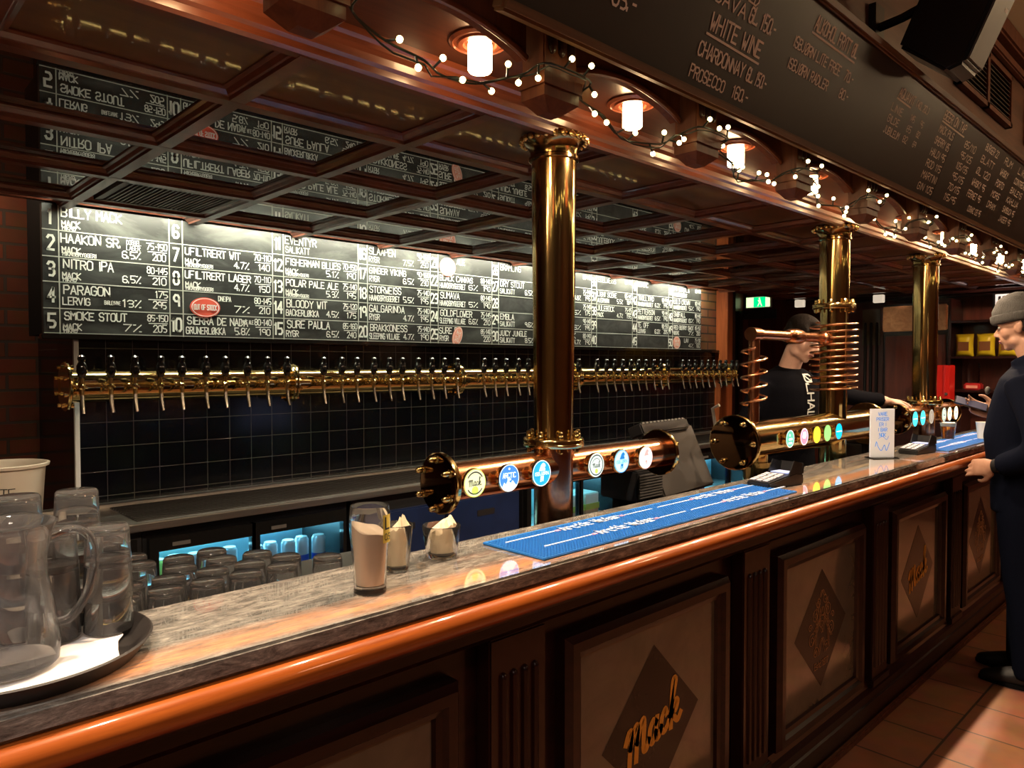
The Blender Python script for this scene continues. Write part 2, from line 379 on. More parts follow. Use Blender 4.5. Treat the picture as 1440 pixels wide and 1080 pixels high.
def ribbon(mb, pts, place, th):
    P = [Vector((p[0], p[1])) for p in pts]; Q = [P[0]]
    for p in P[1:]:
        if (p - Q[-1]).length > 1e-7: Q.append(p)
    if len(Q) < 2: return
    runs = [[Q[0]]]
    for i in range(1, len(Q)):
        runs[-1].append(Q[i])
        if i < len(Q) - 1 and (Q[i] - Q[i - 1]).normalized().dot((Q[i + 1] - Q[i]).normalized()) < -.2: runs.append([Q[i]])
    for R_ in runs:
        R_ = list(R_); d0 = (R_[1] - R_[0]).normalized(); d1 = (R_[-1] - R_[-2]).normalized()
        R_[0] = R_[0] - d0 * th * .4; R_[-1] = R_[-1] + d1 * th * .4; vs = []
        for i in range(len(R_)):
            a = (R_[i] - R_[i - 1]).normalized() if i else d0; b = (R_[i + 1] - R_[i]).normalized() if i < len(R_) - 1 else d1
            n = Vector((-a.y - b.y, a.x + b.x)); n = n.normalized() if n.length > 1e-6 else Vector((-a.y, a.x))
            k = min(1.4, 1 / max(.3, n.dot(Vector((-a.y, a.x))))) * th / 2
            vs += [place(R_[i].x + n.x * k, R_[i].y + n.y * k), place(R_[i].x - n.x * k, R_[i].y - n.y * k)]
        mb.add(vs, [(2 * i, 2 * i + 1, 2 * i + 3, 2 * i + 2) for i in range(len(R_) - 1)])
def text_w(s, h, wf): return sum(adv(c) for c in s) * h * wf * 1.28 - h * wf * 0.28
def write(mb, s, place, x, y, h, th=None, wf=0.5, width=None, jit=0.0, align='l'):
    th = th or h * 0.13; W = text_w(s, h, wf)
    if width: wf = wf * width / max(W, 1e-6); W = width
    if align == 'c': x -= W / 2
    if align == 'r': x -= W
    for ch in s:
        a = adv(ch) * h * wf
        j = lambda: rnd.uniform(-jit, jit) * h
        k0 = h * (1 + rnd.uniform(-jit, jit)); dy = j() * 0.5
        for st in strokes_of(ch):
            xo = -0.25 * h * wf if ch in 'I1.il' else 0
            ribbon(mb, [(x + xo + p[0] / 4 * h * wf + j() * .4, y + dy + p[1] / 6 * k0 + j() * .4) for p in st], place, th)
        x += a * 1.28
    return x
def planar(o, u, v):
    o, u, v = Vector(o), Vector(u), Vector(v)
    return lambda a, b: o + u * a + v * b
def smooth_line(pts, k=5, closed=False):
    P = [Vector(p).to_3d() for p in pts]; out = []; n = len(P)
    rng = range(n if closed else n - 1)
    for i in rng:
        a = P[(i - 1) % n] if closed or i > 0 else P[0]; b = P[i]; c = P[(i + 1) % n]; d = P[(i + 2) % n] if closed or i + 2 < n else P[-1]
        for j in range(k):
            t = j / k
            out.append(0.5 * ((2 * b) + (c - a) * t + (2 * a - 5 * b + 4 * c - d) * t * t + (3 * b - a - 3 * c + d) * t ** 3))
    if not closed: out.append(P[-1])
    return out
def disc(mb, c, r, u, v, n=28, ry=None):
    c, u, v = Vector(c), Vector(u), Vector(v)
    return mb.add([c + u * (r * math.cos(2 * PI * k / n)) + v * ((ry or r) * math.sin(2 * PI * k / n)) for k in range(n)], [tuple(range(n))])
def ring(mb, c, r0, r1, u, v, n=28, a0=0, a1=2 * PI):
    c, u, v = Vector(c), Vector(u), Vector(v)
    for k in range(n):
        t0, t1 = a0 + (a1 - a0) * k / n, a0 + (a1 - a0) * (k + 1) / n
        q = lambda r, t: c + u * (r * math.cos(t)) + v * (r * math.sin(t))
        mb.add([q(r0, t0), q(r1, t0), q(r1, t1), q(r0, t1)], [(0, 1, 2, 3)])
    return mb
UX, UY, UZ = Vector((1, 0, 0)), Vector((0, 1, 0)), Vector((0, 0, 1))
MACK = [[(0, 2.5), (.5, 3.4), (.95, 3.2), (.75, 1.6), (.6, -.2)], [(.75, 1.6), (1.5, 3.3), (2.0, 3.3), (1.9, 1.6), (1.75, -.2)], [(1.9, 1.6), (2.6, 3.3), (3.15, 3.3), (3.05, 1.2), (3.1, .2), (3.6, .1), (4.0, .8)],
        [(5.35, 1.9), (4.8, 2.4), (4.2, 1.7), (4.2, .6), (4.7, .1), (5.3, .9)], [(5.5, 2.4), (5.3, .9), (5.5, .1), (6.0, .3), (6.3, .9)],
        [(7.3, 1.8), (7.0, 2.4), (6.4, 1.8), (6.3, .7), (6.8, .1), (7.5, .5), (7.9, 1.2)],
        [(7.9, 1.2), (8.6, 3.2), (9.0, 4.6), (8.6, 4.9), (8.3, 3.6), (8.1, -.2)], [(8.2, 1.1), (8.9, 2.3), (9.4, 2.1), (9.1, 1.4), (8.5, 1.1), (9.0, .3), (9.5, .0), (10, .5)]]
def mack(mb, place, x, y, wd, th, slope=0.0, lw=0.55):
    k = wd / 10
    for st in MACK:
        pts = [(p.x * k + x, p.y * k + y + slope * p.x * k) for p in smooth_line(st, 5)]
        ribbon(mb, pts, place, lw * k * th)
# ------------------------------------------------------------------ the setting
def sbox(name, m, *b, bevel=0.0):
    return struct(MB().box(*b).build(name, m, bevel=bevel, smooth=0))
sbox('floor', 'floor_tile', -3.6, 8.4, -4.1, 4.4, -0.1, 0.0)
sbox('ceiling', 'cream', -3.6, 8.4, -4.1, 1.03, 3.3, 3.4)
sbox('wall_front', 'wood_wall', -3.6, 8.4, -4.2, -4.0, 0, 3.4)
sbox('wall_left', 'plaster_brown', -3.7, -3.5, -4.1, 4.4, 0, 3.4)
sbox('wall_right', 'wood_far', 7.8, 8.0, -4.1, 4.4, 0, 3.4)
sbox('wall_back', 'brick_red', -3.6, 6.35, 4.2, 4.4, 0, 2.7)
sbox('wall_rear', 'wood_far', 6.35, 8.0, 4.2, 4.4, 0, 2.7)
sbox('ceiling_rear', 'plaster_brown', -3.6, 8.4, 3.5, 4.4, 2.6, 2.7)
sbox('ceiling_far', 'plaster_brown', 7.22, 8.0, 1.03, 3.5, 2.5, 2.7)
sbox('wall_tiled', 'tile_black', 0.805, 6.2, 3.5, 4.2, 0.0, 1.655)
sbox('wall_board', 'black_matte', 0.70, 5.62, 3.5, 3.83, 1.655, 2.3)
sbox('wall_pier', 'brick_pale', 5.62, 5.9, 3.49, 4.2, 1.655, 2.3)
sbox('wall_upper', 'wood_wall', -3.5, 7.8, 1.03, 1.16, 2.42, 3.3)
sbox('wall_drop', 'wood_wall', -3.5, 7.8, 1.16, 1.3, 2.30, 2.42)
sbox('trim_1', 'white', 0.797, 0.815, 3.492, 3.51, 0.93, 1.65)
o = sbox('trim_2', 'wood_corbel', -3.5, 7.8, 0.97, 1.03, 3.20, 3.3, bevel=0.012)
o = sbox('trim_3', 'wood_corbel', -3.5, 7.8, 0.995, 1.03, 3.12, 3.17, bevel=0.008)
sbox('trim_4', 'wood_post', 5.9, 6.0, 3.38, 3.6, 0.9, 2.3, bevel=0.006)
sbox('trim_5', 'wood', 6.0, 6.12, 3.42, 3.6, 0.9, 2.3, bevel=0.006)
d1 = sbox('door_1', 'black_matte', 6.75, 7.45, 4.15, 4.2, 0, 2.05)  # black slab standing in for the shade inside the open doorway
sbox('trim_6', 'wood', 6.66, 6.75, 4.12, 4.2, 0, 2.12, bevel=0.006)
sbox('trim_7', 'wood', 7.45, 7.54, 4.12, 4.2, 0, 2.12, bevel=0.006)
sbox('trim_8', 'wood', 7.62, 7.8, 0.2, 3.4, 2.16, 2.34, bevel=0.02)
sbox('trim_9', 'wood', 7.70, 7.8, 0.2, 3.4, 2.36, 2.5, bevel=0.02)

# ------------------------------------------------------------------ coffered canopy over the bar
CX0, CX1 = -0.78, 7.20
cano = thing('bar_canopy', 'dark wood coffered canopy with glossy panels over the whole bar', 'canopy', (3.2, 2.4, 2.17))
XS = [0.25 + 0.515 * k for k in range(-2, 14)]
YS = [1.415, 1.79, 2.30, 2.79, 3.28, 3.46]
first = None
for i in range(len(XS) - 1):
    for j in range(len(YS) - 1):
        MB().box(XS[i], XS[i + 1], YS[j], YS[j + 1], *((2.197, 2.212) if j < 4 else (2.245, 2.26))).build('coffer_panel', 'wood_panel_plain' if j == 0 else 'wood_panel', cano, smooth=0)
def rib_prof(z0=2.17):
    return [(-0.044, 2.199), (-0.044, 2.193), (-0.034, 2.190), (-0.026, 2.181), (-0.021, 2.179), (-0.019, z0), (0.019, z0), (0.021, 2.179), (0.026, 2.181), (0.034, 2.190), (0.044, 2.193), (0.044, 2.199)]
for x in XS:
    MB().prism(rib_prof(2.1705), (x, YS[0], 0), (-1, 0, 0), (0, 0, 1), YS[-1] - YS[0]).build('ceiling_rib', 'wood_rib', cano, smooth=20)
for y in YS[1:-1]:
    MB().prism(rib_prof(), (CX0, y, 0), (0, 1, 0), (0, 0, 1), CX1 - CX0).build('ceiling_rib', 'wood_rib', cano, smooth=20)
MB().box(CX0, CX1, 3.275, 3.285, 2.19, 2.25).build('light_baffle', 'wood_rib', cano, smooth=0)
MB().prism([(-0.03, 2.25), (-0.03, 2.215), (0.0, 2.195), (0.035, 2.195), (0.035, 2.25)], (CX0, YS[-1], 0), (0, 1, 0), (0, 0, 1), CX1 - CX0).build('wall_molding', 'wood_rib', cano, smooth=20)
# front fascia: molding, soffit, valance with arches, corbels
MB().prism([(1.372, 2.262), (1.372, 2.238), (1.380, 2.232), (1.380, 2.222), (1.388, 2.212), (1.392, 2.198), (1.400, 2.192), (1.400, 2.178), (1.408, 2.172), (1.432, 2.172), (1.440, 2.18), (1.440, 2.262)],
           (CX0, 0, 0), (0, 1, 0), (0, 0, 1), CX1 - CX0).build('front_molding', 'wood_red', cano, smooth=20)
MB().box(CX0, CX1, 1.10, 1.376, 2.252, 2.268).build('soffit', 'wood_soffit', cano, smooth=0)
MB().box(CX1, CX1 + 0.03, 1.10, 3.46, 2.17, 2.5).build('end_board', 'wood', cano, smooth=0)
BX = [1.128 + 0.56 * k for k in range(-2, 11)]         # corbel centres
for k in range(len(BX) - 1):
    a, b = BX[k] + 0.055, BX[k + 1] - 0.055; n = 16
    lo = [(a + (b - a) * i / n, 2.158 + 0.045 * math.sin(PI * i / n) ** 0.8) for i in range(n + 1)]
    poly = [(a, 2.30)] + lo + [(b, 2.30)]
    MB().prism(poly[::-1], (0, 1.105, 0), (1, 0, 0), (0, 0, 1), 0.028).build('arched_valance', 'wood_corbel', cano, smooth=25)
    mb = MB()
    mb.tube([(p[0], 1.076, p[1]) for p in lo], (0.006, 0.008), 8, hint=(0, 1, 0)); mb.build('arch_bead', 'wood_red', cano)
for x in BX:
    cb = MB().box(x - 0.050, x + 0.050, 1.03, 1.095, 2.115, 2.31).build('corbel', 'wood_corbel', cano, bevel=0.003)
    mb = MB()
    mb.box(x - 0.058, x + 0.058, 1.022, 1.096, 2.096, 2.120)
    mb.v += []; z0 = 2.092
    n0 = len(mb.v)
    mb.add([(x - 0.053, 1.027, 2.096), (x + 0.053, 1.027, 2.096), (x + 0.053, 1.094, 2.096), (x - 0.053, 1.094, 2.096),
            (x - 0.053, 1.027, 2.074), (x + 0.053, 1.027, 2.074), (x + 0.053, 1.094, 2.074), (x - 0.053, 1.094, 2.074),
            (x - 0.020, 1.048, 2.050), (x + 0.020, 1.048, 2.050), (x + 0.020, 1.078, 2.050), (x - 0.020, 1.078, 2.050)],
           [(0, 1, 5, 4), (1, 2, 6, 5), (2, 3, 7, 6), (3, 0, 4, 7), (4, 5, 9, 8), (5, 6, 10, 9), (6, 7, 11, 10), (7, 4, 8, 11), (8, 9, 10, 11), (0, 1, 2, 3)])
    mb.build('pendant', 'wood_corbel', cb, smooth=20)
    mb = MB()
    for q in (-0.028, 0, 0.028):
        mb.tube([(x + q, 1.029, 2.175), (x + q, 1.029, 2.30)], [0.010, 0.010], 10); mb.ell((x + q, 1.029, 2.175), (0.010, 0.010, 0.014), 10, 6)
    mb.build('fluting', 'wood_upright', cb)

# ------------------------------------------------------------------ soffit lamps
def lamp(x, label):
    t = thing('soffit_lamp', label, 'lamp', (x, 1.24, 2.252), 'glass lamps under the canopy front')
    MB().lathe([(0.068, 0), (0.070, -0.004), (0.062, -0.009), (0.060, -0.005), (0.050, -0.006), (0.048, -0.011), (0.038, -0.012), (0.034, -0.008), (0.030, -0.008)], (x, 1.24, 2.252), cap=False).build('mounting_ring', 'wood_red', t)
    l = bpy.data.lights.new('lamp_light', 'SPOT'); l.energy = LAMP_W; l.color = (1.0, 0.74, 0.50); l.spot_size = math.radians(165); l.spot_blend = 0.6; l.shadow_soft_size = 0.014
    lo = bpy.data.objects.new('lamp_light', l); C.objects.link(lo); lo.parent = t; lo.location = (0, 0, -0.074)
    MB().lathe([(0.0, -0.004), (0.026, -0.006), (0.027, -0.012), (0.027, -0.066), (0.024, -0.070), (0.0, -0.070)], (x, 1.24, 2.252), cap=False).build('lamp_shade', 'lamp_glow', t)
    return t
for k in range(-2, 11):
    x = 1.10 + 0.56 * k - 0.01
    if k == -2: lb = 'glass cylinder lamp under the canopy, over the round serving tray'
    elif k < 0: lb = 'glass cylinder lamp under the canopy, just before the first corbel of the row'
    elif k == 0: lb = 'lit glass cylinder lamp under the canopy, before the corbel beside the first brass post'
    elif k == 1: lb = 'lit glass cylinder lamp under the canopy, first one past the nearest brass post'
    else: lb = 'lit glass cylinder lamp under the canopy, %s one past the nearest brass post' % ORD[k - 1]
    lamp(x, lb)

# ------------------------------------------------------------------ unseen globe pendants added as fill light on the customers' side
for (x, y, z, e, lb) in ((4.5, -.25, 3.06, PEND_FILL_L, 'added opal globe pendant for fill light over the customer side, by the loudspeaker'), (6.6, -.6, 2.95, PEND_FILL_L, 'added opal globe pendant for fill light over the customer side, at the far end')):
    t = thing('fill_pendant_lamp', lb, 'lamp', (x, y, z), 'added globe pendants on the customer side')
    MB().tube([(x, y, z + .09), (x, y, 3.3)], .004, 8).build('cord', 'black_plastic', t)
    MB().lathe([(.03, .075), (.035, .10), (0, .115)], (x, y, z), n=20).build('cap', 'brass', t)
    MB().ell((x, y, z), (.085, .085, .085), 24, 16).build('globe', 'fill_globe_glow', t)

# ------------------------------------------------------------------ fairy lights looped along the corbels
fl = thing('string_light', 'string of small warm fairy lights on dark wire looped along the canopy corbels', 'fairy lights', (1.6, 1.05, 2.1))
wire = []; bulbs = []
for k in range(1, len(BX) - 1):
    a, b = BX[k], BX[k + 1]; dx = b - a
    wire += [(a - 0.075, 1.06, 2.118), (a - 0.072, 1.010, 2.125), (a, 1.004, 2.128), (a + 0.072, 1.010, 2.124), (a + 0.078, 1.05, 2.105)]
    for i in range(1, 6):
        t = i / 6; wire.append((a + 0.08 + (dx - 0.16) * t, 1.055 + 0.02 * math.sin(i * 2.1 + k), 2.105 - 0.045 * math.sin(PI * t) + rnd.uniform(-.008, .008)))
wpts = smooth_line(wire, 4)
MB().tube(wpts, 0.0022, 6).build('wire', 'wire', fl)
wire2 = [Vector(p) + Vector((rnd.uniform(-.01, .01), rnd.uniform(-.006, .006), rnd.uniform(-.012, .008))) for p in wpts[::3]]
MB().tube(smooth_line(wire2, 2), 0.0018, 6).build('wire', 'wire', fl)
pos = []; acc = 0; nxt = 0.0
for a, b in zip(wpts[:-1], wpts[1:]):
    acc += (b - a).length
    if acc >= nxt:
        pos.append(b); nxt += 0.060 if b.x < 2.2 else 0.072
pos = pos[:98]
stem0 = MB(); 
proto = None
for i, p in enumerate(pos):
    d = Vector((rnd.uniform(-.8, .8), rnd.uniform(-.7, 0.1), rnd.uniform(-1, 0.9))).normalized()
    q = p + d * 0.022
    s_ = MB().tube([p, q], 0.0024, 6).build('bulb_stem', 'wire', fl)
    MB().ell(q + d * 0.004, (0.0062, 0.0062, 0.0062), 8, 6).build('bulb', 'bulb_glow', s_)

# ------------------------------------------------------------------ drinks board above the canopy front
db = thing('drinks_board', 'long dark drinks chalkboard in a wooden frame tilted above the canopy lamps', 'chalkboard', (4.0, .985, 2.195))
DM = Matrix.Translation((0, .985, 2.195)) @ Matrix.Rotation(math.radians(20), 4, 'X'); X0, X1 = 0.935, 7.4
def dbox(nm, m, *bb, bevel=0.0): return MB().box(*bb).xf(DM).build(nm, m, db, bevel=bevel, smooth=0)
dbox('board', 'chalkboard_brown', X0, X1, 0, .02, 0.0, .34)
dbox('frame_rail', 'wood_frame', X0 - .02, X1, -.014, .024, -.020, .004, bevel=.006); dbox('frame_rail', 'wood_frame', X0 - .02, X1, -.014, .024, .336, .362, bevel=.006); dbox('frame_stile', 'wood_frame', X0 - .02, X0, -.014, .024, .004, .336, bevel=.004)
dbox('board_joint', 'ink', 3.300, 3.303, -.0008, 0, .004, .336); dbox('board_joint', 'ink', 5.4, 5.403, -.0008, 0, .004, .336)
MB().box(X0, X1, .875, 1.03, 2.518, 2.53).build('top_ledge', 'wood', db, smooth=0)
pl = lambda u, v: DM @ Vector((u, -.0012, v)); tx = MB()
W_ = lambda s, x, z, h, wd=None, th=None, a='l': write(tx, s, pl, x, z, h, th or h * 0.15, 0.45, wd, 0.05, a)
def UL(a, b, z): ribbon(tx, [(a, z), (b, z - .002)], pl, .0055)
W_('PILSNER', .97, .09, .03, .15); W_('85.-', 1.20, .082, .034, .075); W_('RED WINE', 1.53, .275, .033, .22); W_('HOUSE RED', 1.52, .235, .028, .19)
W_('CAVA', 1.53, .195, .030, .14); W_('GL. 150.-', 1.69, .197, .034, .13)
W_('WHITE WINE', 1.545, .135, .036, .24); UL(1.54, 1.79, .124)
W_('CHARDONNAY', 1.527, .074, .030, .21); W_('GL. 150.-', 1.755, .074, .030, .10); W_('PROSECCO', 1.518, .022, .026, .155); W_('160.-', 1.715, .022, .028, .075)
W_('ALKOHOL FRITT ØL', 2.005, .272, .034, .285); UL(2.0, 2.29, .262)
W_('ISBJØRN LITE FREE', 1.925, .205, .026, .30); W_('70.-', 2.26, .205, .027, .06); W_('ISBJØRN RADLER', 1.93, .152, .026, .25); W_('80.-', 2.265, .155, .026, .06)
W_('AQUAVIT', 2.67, .258, .028, .145); W_('(4CL 2CL)', 2.835, .262, .022, .13); UL(2.665, 2.80, .250)
for i, (s, p1) in enumerate((('LINIE', '145'), ('GILDE', '85'), ('JUBILEUM', '82'))): W_(s, 2.65, .208 - i * .036, .022, .14 if i == 2 else .10); W_(p1, 2.83, .212 - i * .036, .021, .04); W_(str(95 - 13 * i), 2.93, .214 - i * .036, .02, .03)
W_('BEER ON TAP', 3.12, .285, .030, .27); UL(3.12, 3.40, .276)
for i, s in enumerate(['MACK PILS', 'SHERRY 85', 'HALDI 95', 'ROD 115', 'MARTINI', 'GIN 105']): W_(s, 3.12, .238 - i * .043, .025, .17)
for i, s in enumerate(['85/110', '95/125', '105/135', '95/115', '70/115', '115/95']): W_(s, 3.44, .245 - i * .043, .025, .15)
for i, s in enumerate(['BURGER 22', 'BLATT', 'ØL 120', 'WHISKY 95', 'FERNET 95']): W_(s, 3.70, .285 - i * .05, .026, .2)
for i, s in enumerate(['RUM', 'WHISKY', 'PORTO', 'MORS', 'DRAM']): W_(s, 4.02, .285 - i * .05, .026, .13)
for i, s in enumerate(['LIKØR', 'COINTREAU', 'BAILEYS', 'KAHLUA', 'SAMBUCA 95', 'JAGER 95']): W_(s, 4.28, .285 - i * .046, .026, .22)
W_('COGNAC 125 95', 3.78, .03, .024, .2)
for i, s in enumerate(['KAFFE 30', 'TE 30', 'KAKAO 45', 'SNACKS 40']): W_(s, 5.0, .28 - i * .06, .03, .25)
tx.build('chalk_lettering', 'chalk_warm', db, smooth=0)

# ------------------------------------------------------------------ tap list board on the tiled wall
tb = thing('tap_list_board', 'wide black chalkboard listing fifty numbered beers above the brass tap rail', 'chalkboard', (3.1, 3.48, 1.655))
TX0, TX1, TZ0, TZ1, TY = 0.685, 5.61, 1.655, 2.185, 3.468
MB().box(TX0, TX1, TY, 3.5, TZ0, TZ1).build('board', 'chalkboard', tb, smooth=0)
MB().box(TX0 - .01, 5.95, TY - .012, 3.5, TZ0 - .022, TZ0).build('bottom_rail', 'black_gloss', tb, bevel=.003)
CW, RH, NW = (TX1 - TX0) / 10, (TZ1 - TZ0) / 5, 0.058
pt = planar((0, TY - 0.0015, 0), UX, UZ); ln = MB(); tx = MB(); dim = MB(); num = MB(); sm = MB()
for c in range(10):
    x = TX0 + c * CW
    for xx in ((x, x + NW) if c else (x + NW,)): ln.box(xx - .0022, xx + .0022, TY - .0014, TY, TZ0, TZ1)
    for r in range(1, 5): ribbon(ln, [(x, TZ0 + r * RH + rnd.uniform(-.002, .002)), (x + CW, TZ0 + r * RH + rnd.uniform(-.002, .002))], pt, .0042)
ln.box(TX0, TX1, TY - .0014, TY, TZ0 + .002, TZ0 + .005)
ln.build('chalk_lines', 'chalk_dim', tb, smooth=0)
BEER = {1: ('BILLY MACK', 'MACK', 'MIKRO', '', '', ''), 2: ('HAAKON SR.', 'MACK', 'MIKROBRYGGERI', '6.5%', '75-150', '200'), 3: ('NITRO IPA', 'MACK', 'MIKRO', '6.5%', '80-145', '210'),
4: ('PARAGON', 'LERVIG', '', '13%', '175', '295'), 5: ('SMOKE STOUT', 'MACK', 'MIKRO', '7%', '85-150', '205'), 7: ('UFILTRERT WIT', 'MACK', 'MIKROBRYGGERI', '4.7%', '70-110', '140'),
8: ('UFILTRERT LAGER', 'MACK', 'MIKROBRYGGERI', '4.7%', '70-110', '150'), 9: ('', '', '', '7%', '80-145', '210'), 10: ('SIERRA DE NADA', 'GRUNERLØKKA', '', '5.8%', '80-140', '190'),
11: ('*EVENTYR', 'SALIKATT', '', '', '', ''), 12: ('FISHERMAN BLUES', 'MACK', 'MIKROBRYGGERI', '5.1%', '70-150', '190'), 13: ('POLAR PALE ALE', 'MACK', 'MIKROBRYGGERI', '5.3%', '75-140', '195'),
14: ('BLOODY WIT', 'BACKERLØKKA', '', '4.5%', '75-120', '175'), 15: ('SURE PAULA', 'RYGR', '', '6.5%', '85-160', '240'), 16: ('*SLAAPEN', 'RYGR', '', '7.5%', '90-160', '250'),
17: ('GINGER VIKING', 'RYGR', '', '6.5%', '90-160', '230'), 18: ('STORWEISS', 'HAANDBRYGGERIET', '', '5.5%', '75-140', '195'), 19: ('GALGARINDA', 'RYGR', '', '4.7%', '75-140', '195'),
20: ('BRAKKONESS', 'SLEEPING VILLAGE', '', '4.7%', '75-140', '190'), 21: ('        ALE', '', '', '', '', ''), 22: ('BLACK CANVAS', 'HAANDBRYGGERIET', '', '6%', '80-140', '190'),
23: ('SUMAVA', 'HAANDBRYGGERIET', '', '5%', '80-140', '190'), 24: ('GOLDFLOWER', 'SLEEPING VILLAGE', '', '6.6%', '75-145', '210'), 25: ('SURE P', 'RYGR', '', '', '85-140', '220'),
26: ('*BRAMLING', '', '', '', '80-140', ''), 27: ('DRY STOUT', 'SALIKATT', '', '6.5%', '85-140', '200'), 29: ('EMBLA', 'SALIKATT', '', '9.6%', '90-160', '240'), 30: ('JUICY JUNGLE', 'SALIKATT', '', '8.5%', '90-160', '240'),
31: ('*KVEIK', '', '', '', '80-140', ''), 32: ('HELLES', 'RYGR', '', '4.8%', '75-140', '195'), 33: ('RED ALE', 'RYGR', '', '5%', '75-140', '175'), 34: ('SAISON', 'LERVIG', '', '6%', '90-140', '195'), 35: ('LUCKY JACK', 'LERVIG', '', '4.7%', '80-140', '190'),
36: ('*EDELWEISS', '', '', '', '80-140', ''), 37: ('LIGHT SCENE', 'AUSTMANN', '', '5.5%', '85-145', '189'), 38: ('JULEBOCK', 'MACK', '', '4.7%', '75-115', '155'),
41: ('*NORDIC', '', '', '', '', ''), 42: ('TROLLTIND', 'HAANDBRYGGERIET', '', '6.2%', '80-140', '195'), 43: ('PETTERSON', 'HAANDBRYGGERIET', '', '6.5%', '90-145', '190'), 44: ('TE. OFF', 'LERVIG', '', '6.2%', '80-150', '205'),
46: ('IPA BOREALIS', 'HAANDBRYGGERIET', '', '', '80-140', ''), 47: ('GOLD CROWN', 'HAANDBRYGGERIET', '', '5%', '80-140', '190'), 48: ('SNØFALL', 'HAANDBRYGGERIET', '', '6%', '80-140', '190'), 49: ('RED BERRY SHOT', 'NØGNE', '', '7%', '85-150', '200'), 50: ('          LAV', '', '', '4%', '75-130', '160')}
for n in range(1, 51):
    c, r = (n - 1) // 5, (n - 1) % 5; x, z = TX0 + c * CW, TZ1 - (r + 1) * RH; xl = x + NW + .008
    write(num, str(n), pt, x + NW / 2, z + .026, .056, .0095, .40, None if n > 9 else None, .03, 'c')
    if n in (28, 39, 40, 45): sm.box(x + NW + .02, x + CW - .012, TY - .0008, TY, z + .012, z + RH - .012)
    if n not in BEER: continue
    a, b, s2, pc, p1, p2 = BEER[n]; T = dim if a.startswith('*') else tx; a = a.lstrip('*')
    big = .036 if len(a) < 11 else .032
    if a: write(T, a, pt, xl + rnd.uniform(0, .012), z + .060, big, .0052, .45, min(.31, text_w(a, big, .55)), .05)
    if b: write(T, b, pt, xl + .004, z + .016, .030 if not s2 else .026, .0045, .45, min(.2, len(b) * .0165), .05)
    if s2: write(T, s2, pt, xl + .006, z + .006, .015, .003, .45, len(s2) * .0095, .04)
    if pc: write(T, pc, pt, xl + .232, z + .018, .030, .0045, .42, .072, .05)
    if p1: write(T, p1, pt, x + CW - .010, z + .066, .028, .0042, .4, .085 if len(p1) > 3 else .05, .05, 'r')
    if p1 and p2: ribbon(T, [(x + CW - .09, z + .056), (x + CW - .012, z + .057)], pt, .0035)
    if p2: write(T, p2, pt, x + CW - .016, z + .018, .030, .0045, .4, .055, .05, 'r')
x4, z4 = TX0, TZ1 - 4 * RH
write(tx, 'BARLEYWINE', pt, x4 + .225, z4 + .024, .016, .0022, .4, .062, .03); write(tx, 'DOBBEL', pt, x4 + .315, TZ1 - 2 * RH + .078, .019, .0022, .4, .058, .03); write(tx, 'LAGER', pt, x4 + .315, TZ1 - 2 * RH + .054, .019, .0022, .4, .054, .03)
write(tx, 'DNEIPA', pt, TX0 + CW + .22, TZ0 + RH + .068, .022, .0035, .4, .06, .03); write(tx, 'PALE ALE', pt, TX0 + CW + .33, TZ0 + .07, .018, .003, .4, .06, .03)
num.build('number_lettering', 'chalk', tb, smooth=0); tx.build('chalk_lettering', 'chalk', tb, smooth=0)
dim.build('glow_washed_lettering', 'chalk_dim', tb, smooth=0); sm.build('smudge_stain', 'slate_smudge', tb, smooth=0)  # top-row names in dimmer chalk, imitating the strip's glow washing them out

def stock_sign(px, z, rx, rz, tilt, m, label, words):
    u = Vector((math.cos(tilt), 0, math.sin(tilt))); v = Vector((-math.sin(tilt), 0, math.cos(tilt))); y = TY - .006
    t = thing('stock_sign', label, 'sign', (px, y, z), 'round stock signs on the tap list')
    mb = MB(); n = 32
    mb.prism([(rx * math.cos(2 * PI * k / n), rz * math.sin(2 * PI * k / n)) for k in range(n)], (px, y + .005, z), u, v, .003); mb.build('disc', m, t)
    b = MB(); ring(b, (px, y - .0005, z), .86, .92, u * rx, v * rz); p = planar((px, y - .0006, z), u, v)
    for i, s in enumerate(words):
        h = rz * .5 if len(words) == 1 else rz * .36
        write(b, s, p, 0, rz * (.0 if len(words) == 1 else .25) - i * rz * .55 - h / 2, h, h * .17, .5, rx * (1.5 if len(words) == 1 else 1.1), 0, 'c')
    b.build('lettering', 'white', t, smooth=0)
stock_sign(1.335, 1.795, .070, .046, 0, 'sign_red', 'red oval OUT OF STOCK sign over beer nine on the tap list', ['OUT OF STOCK'])
stock_sign(2.785, 2.115, .062, .058, .1, 'sign_pale', 'round pale red stock sign over beer twenty-one on the tap list', ['OUT OF', 'STOCK'])
stock_sign(2.86, 1.70, .062, .036, 1.2, 'sign_pale', 'tilted oval pale red stock sign over beer twenty-five on the tap list', ['OUT OF', 'STOCK'])
stock_sign(5.235, 1.71, .052, .052, 0, 'sign_pale', 'round pale red stock sign over beer fifty at the end of the tap list', ['OUT OF', 'STOCK'])

# strip light in the last coffer washing the board
sl = thing('strip_light', 'slim strip light tucked in the canopy above the tap list board', 'light', (3.1, 3.36, 2.22))
MB().box(0.7, 5.6, 3.345, 3.385, 2.232, 2.2448).build('housing', 'steel', sl, smooth=0)
for i in range(8):
    a = 0.72 + i * .61; MB().box(a, a + .585, 3.348, 3.382, 2.222, 2.232).build('light_tube', 'strip_glow', sl, smooth=0)

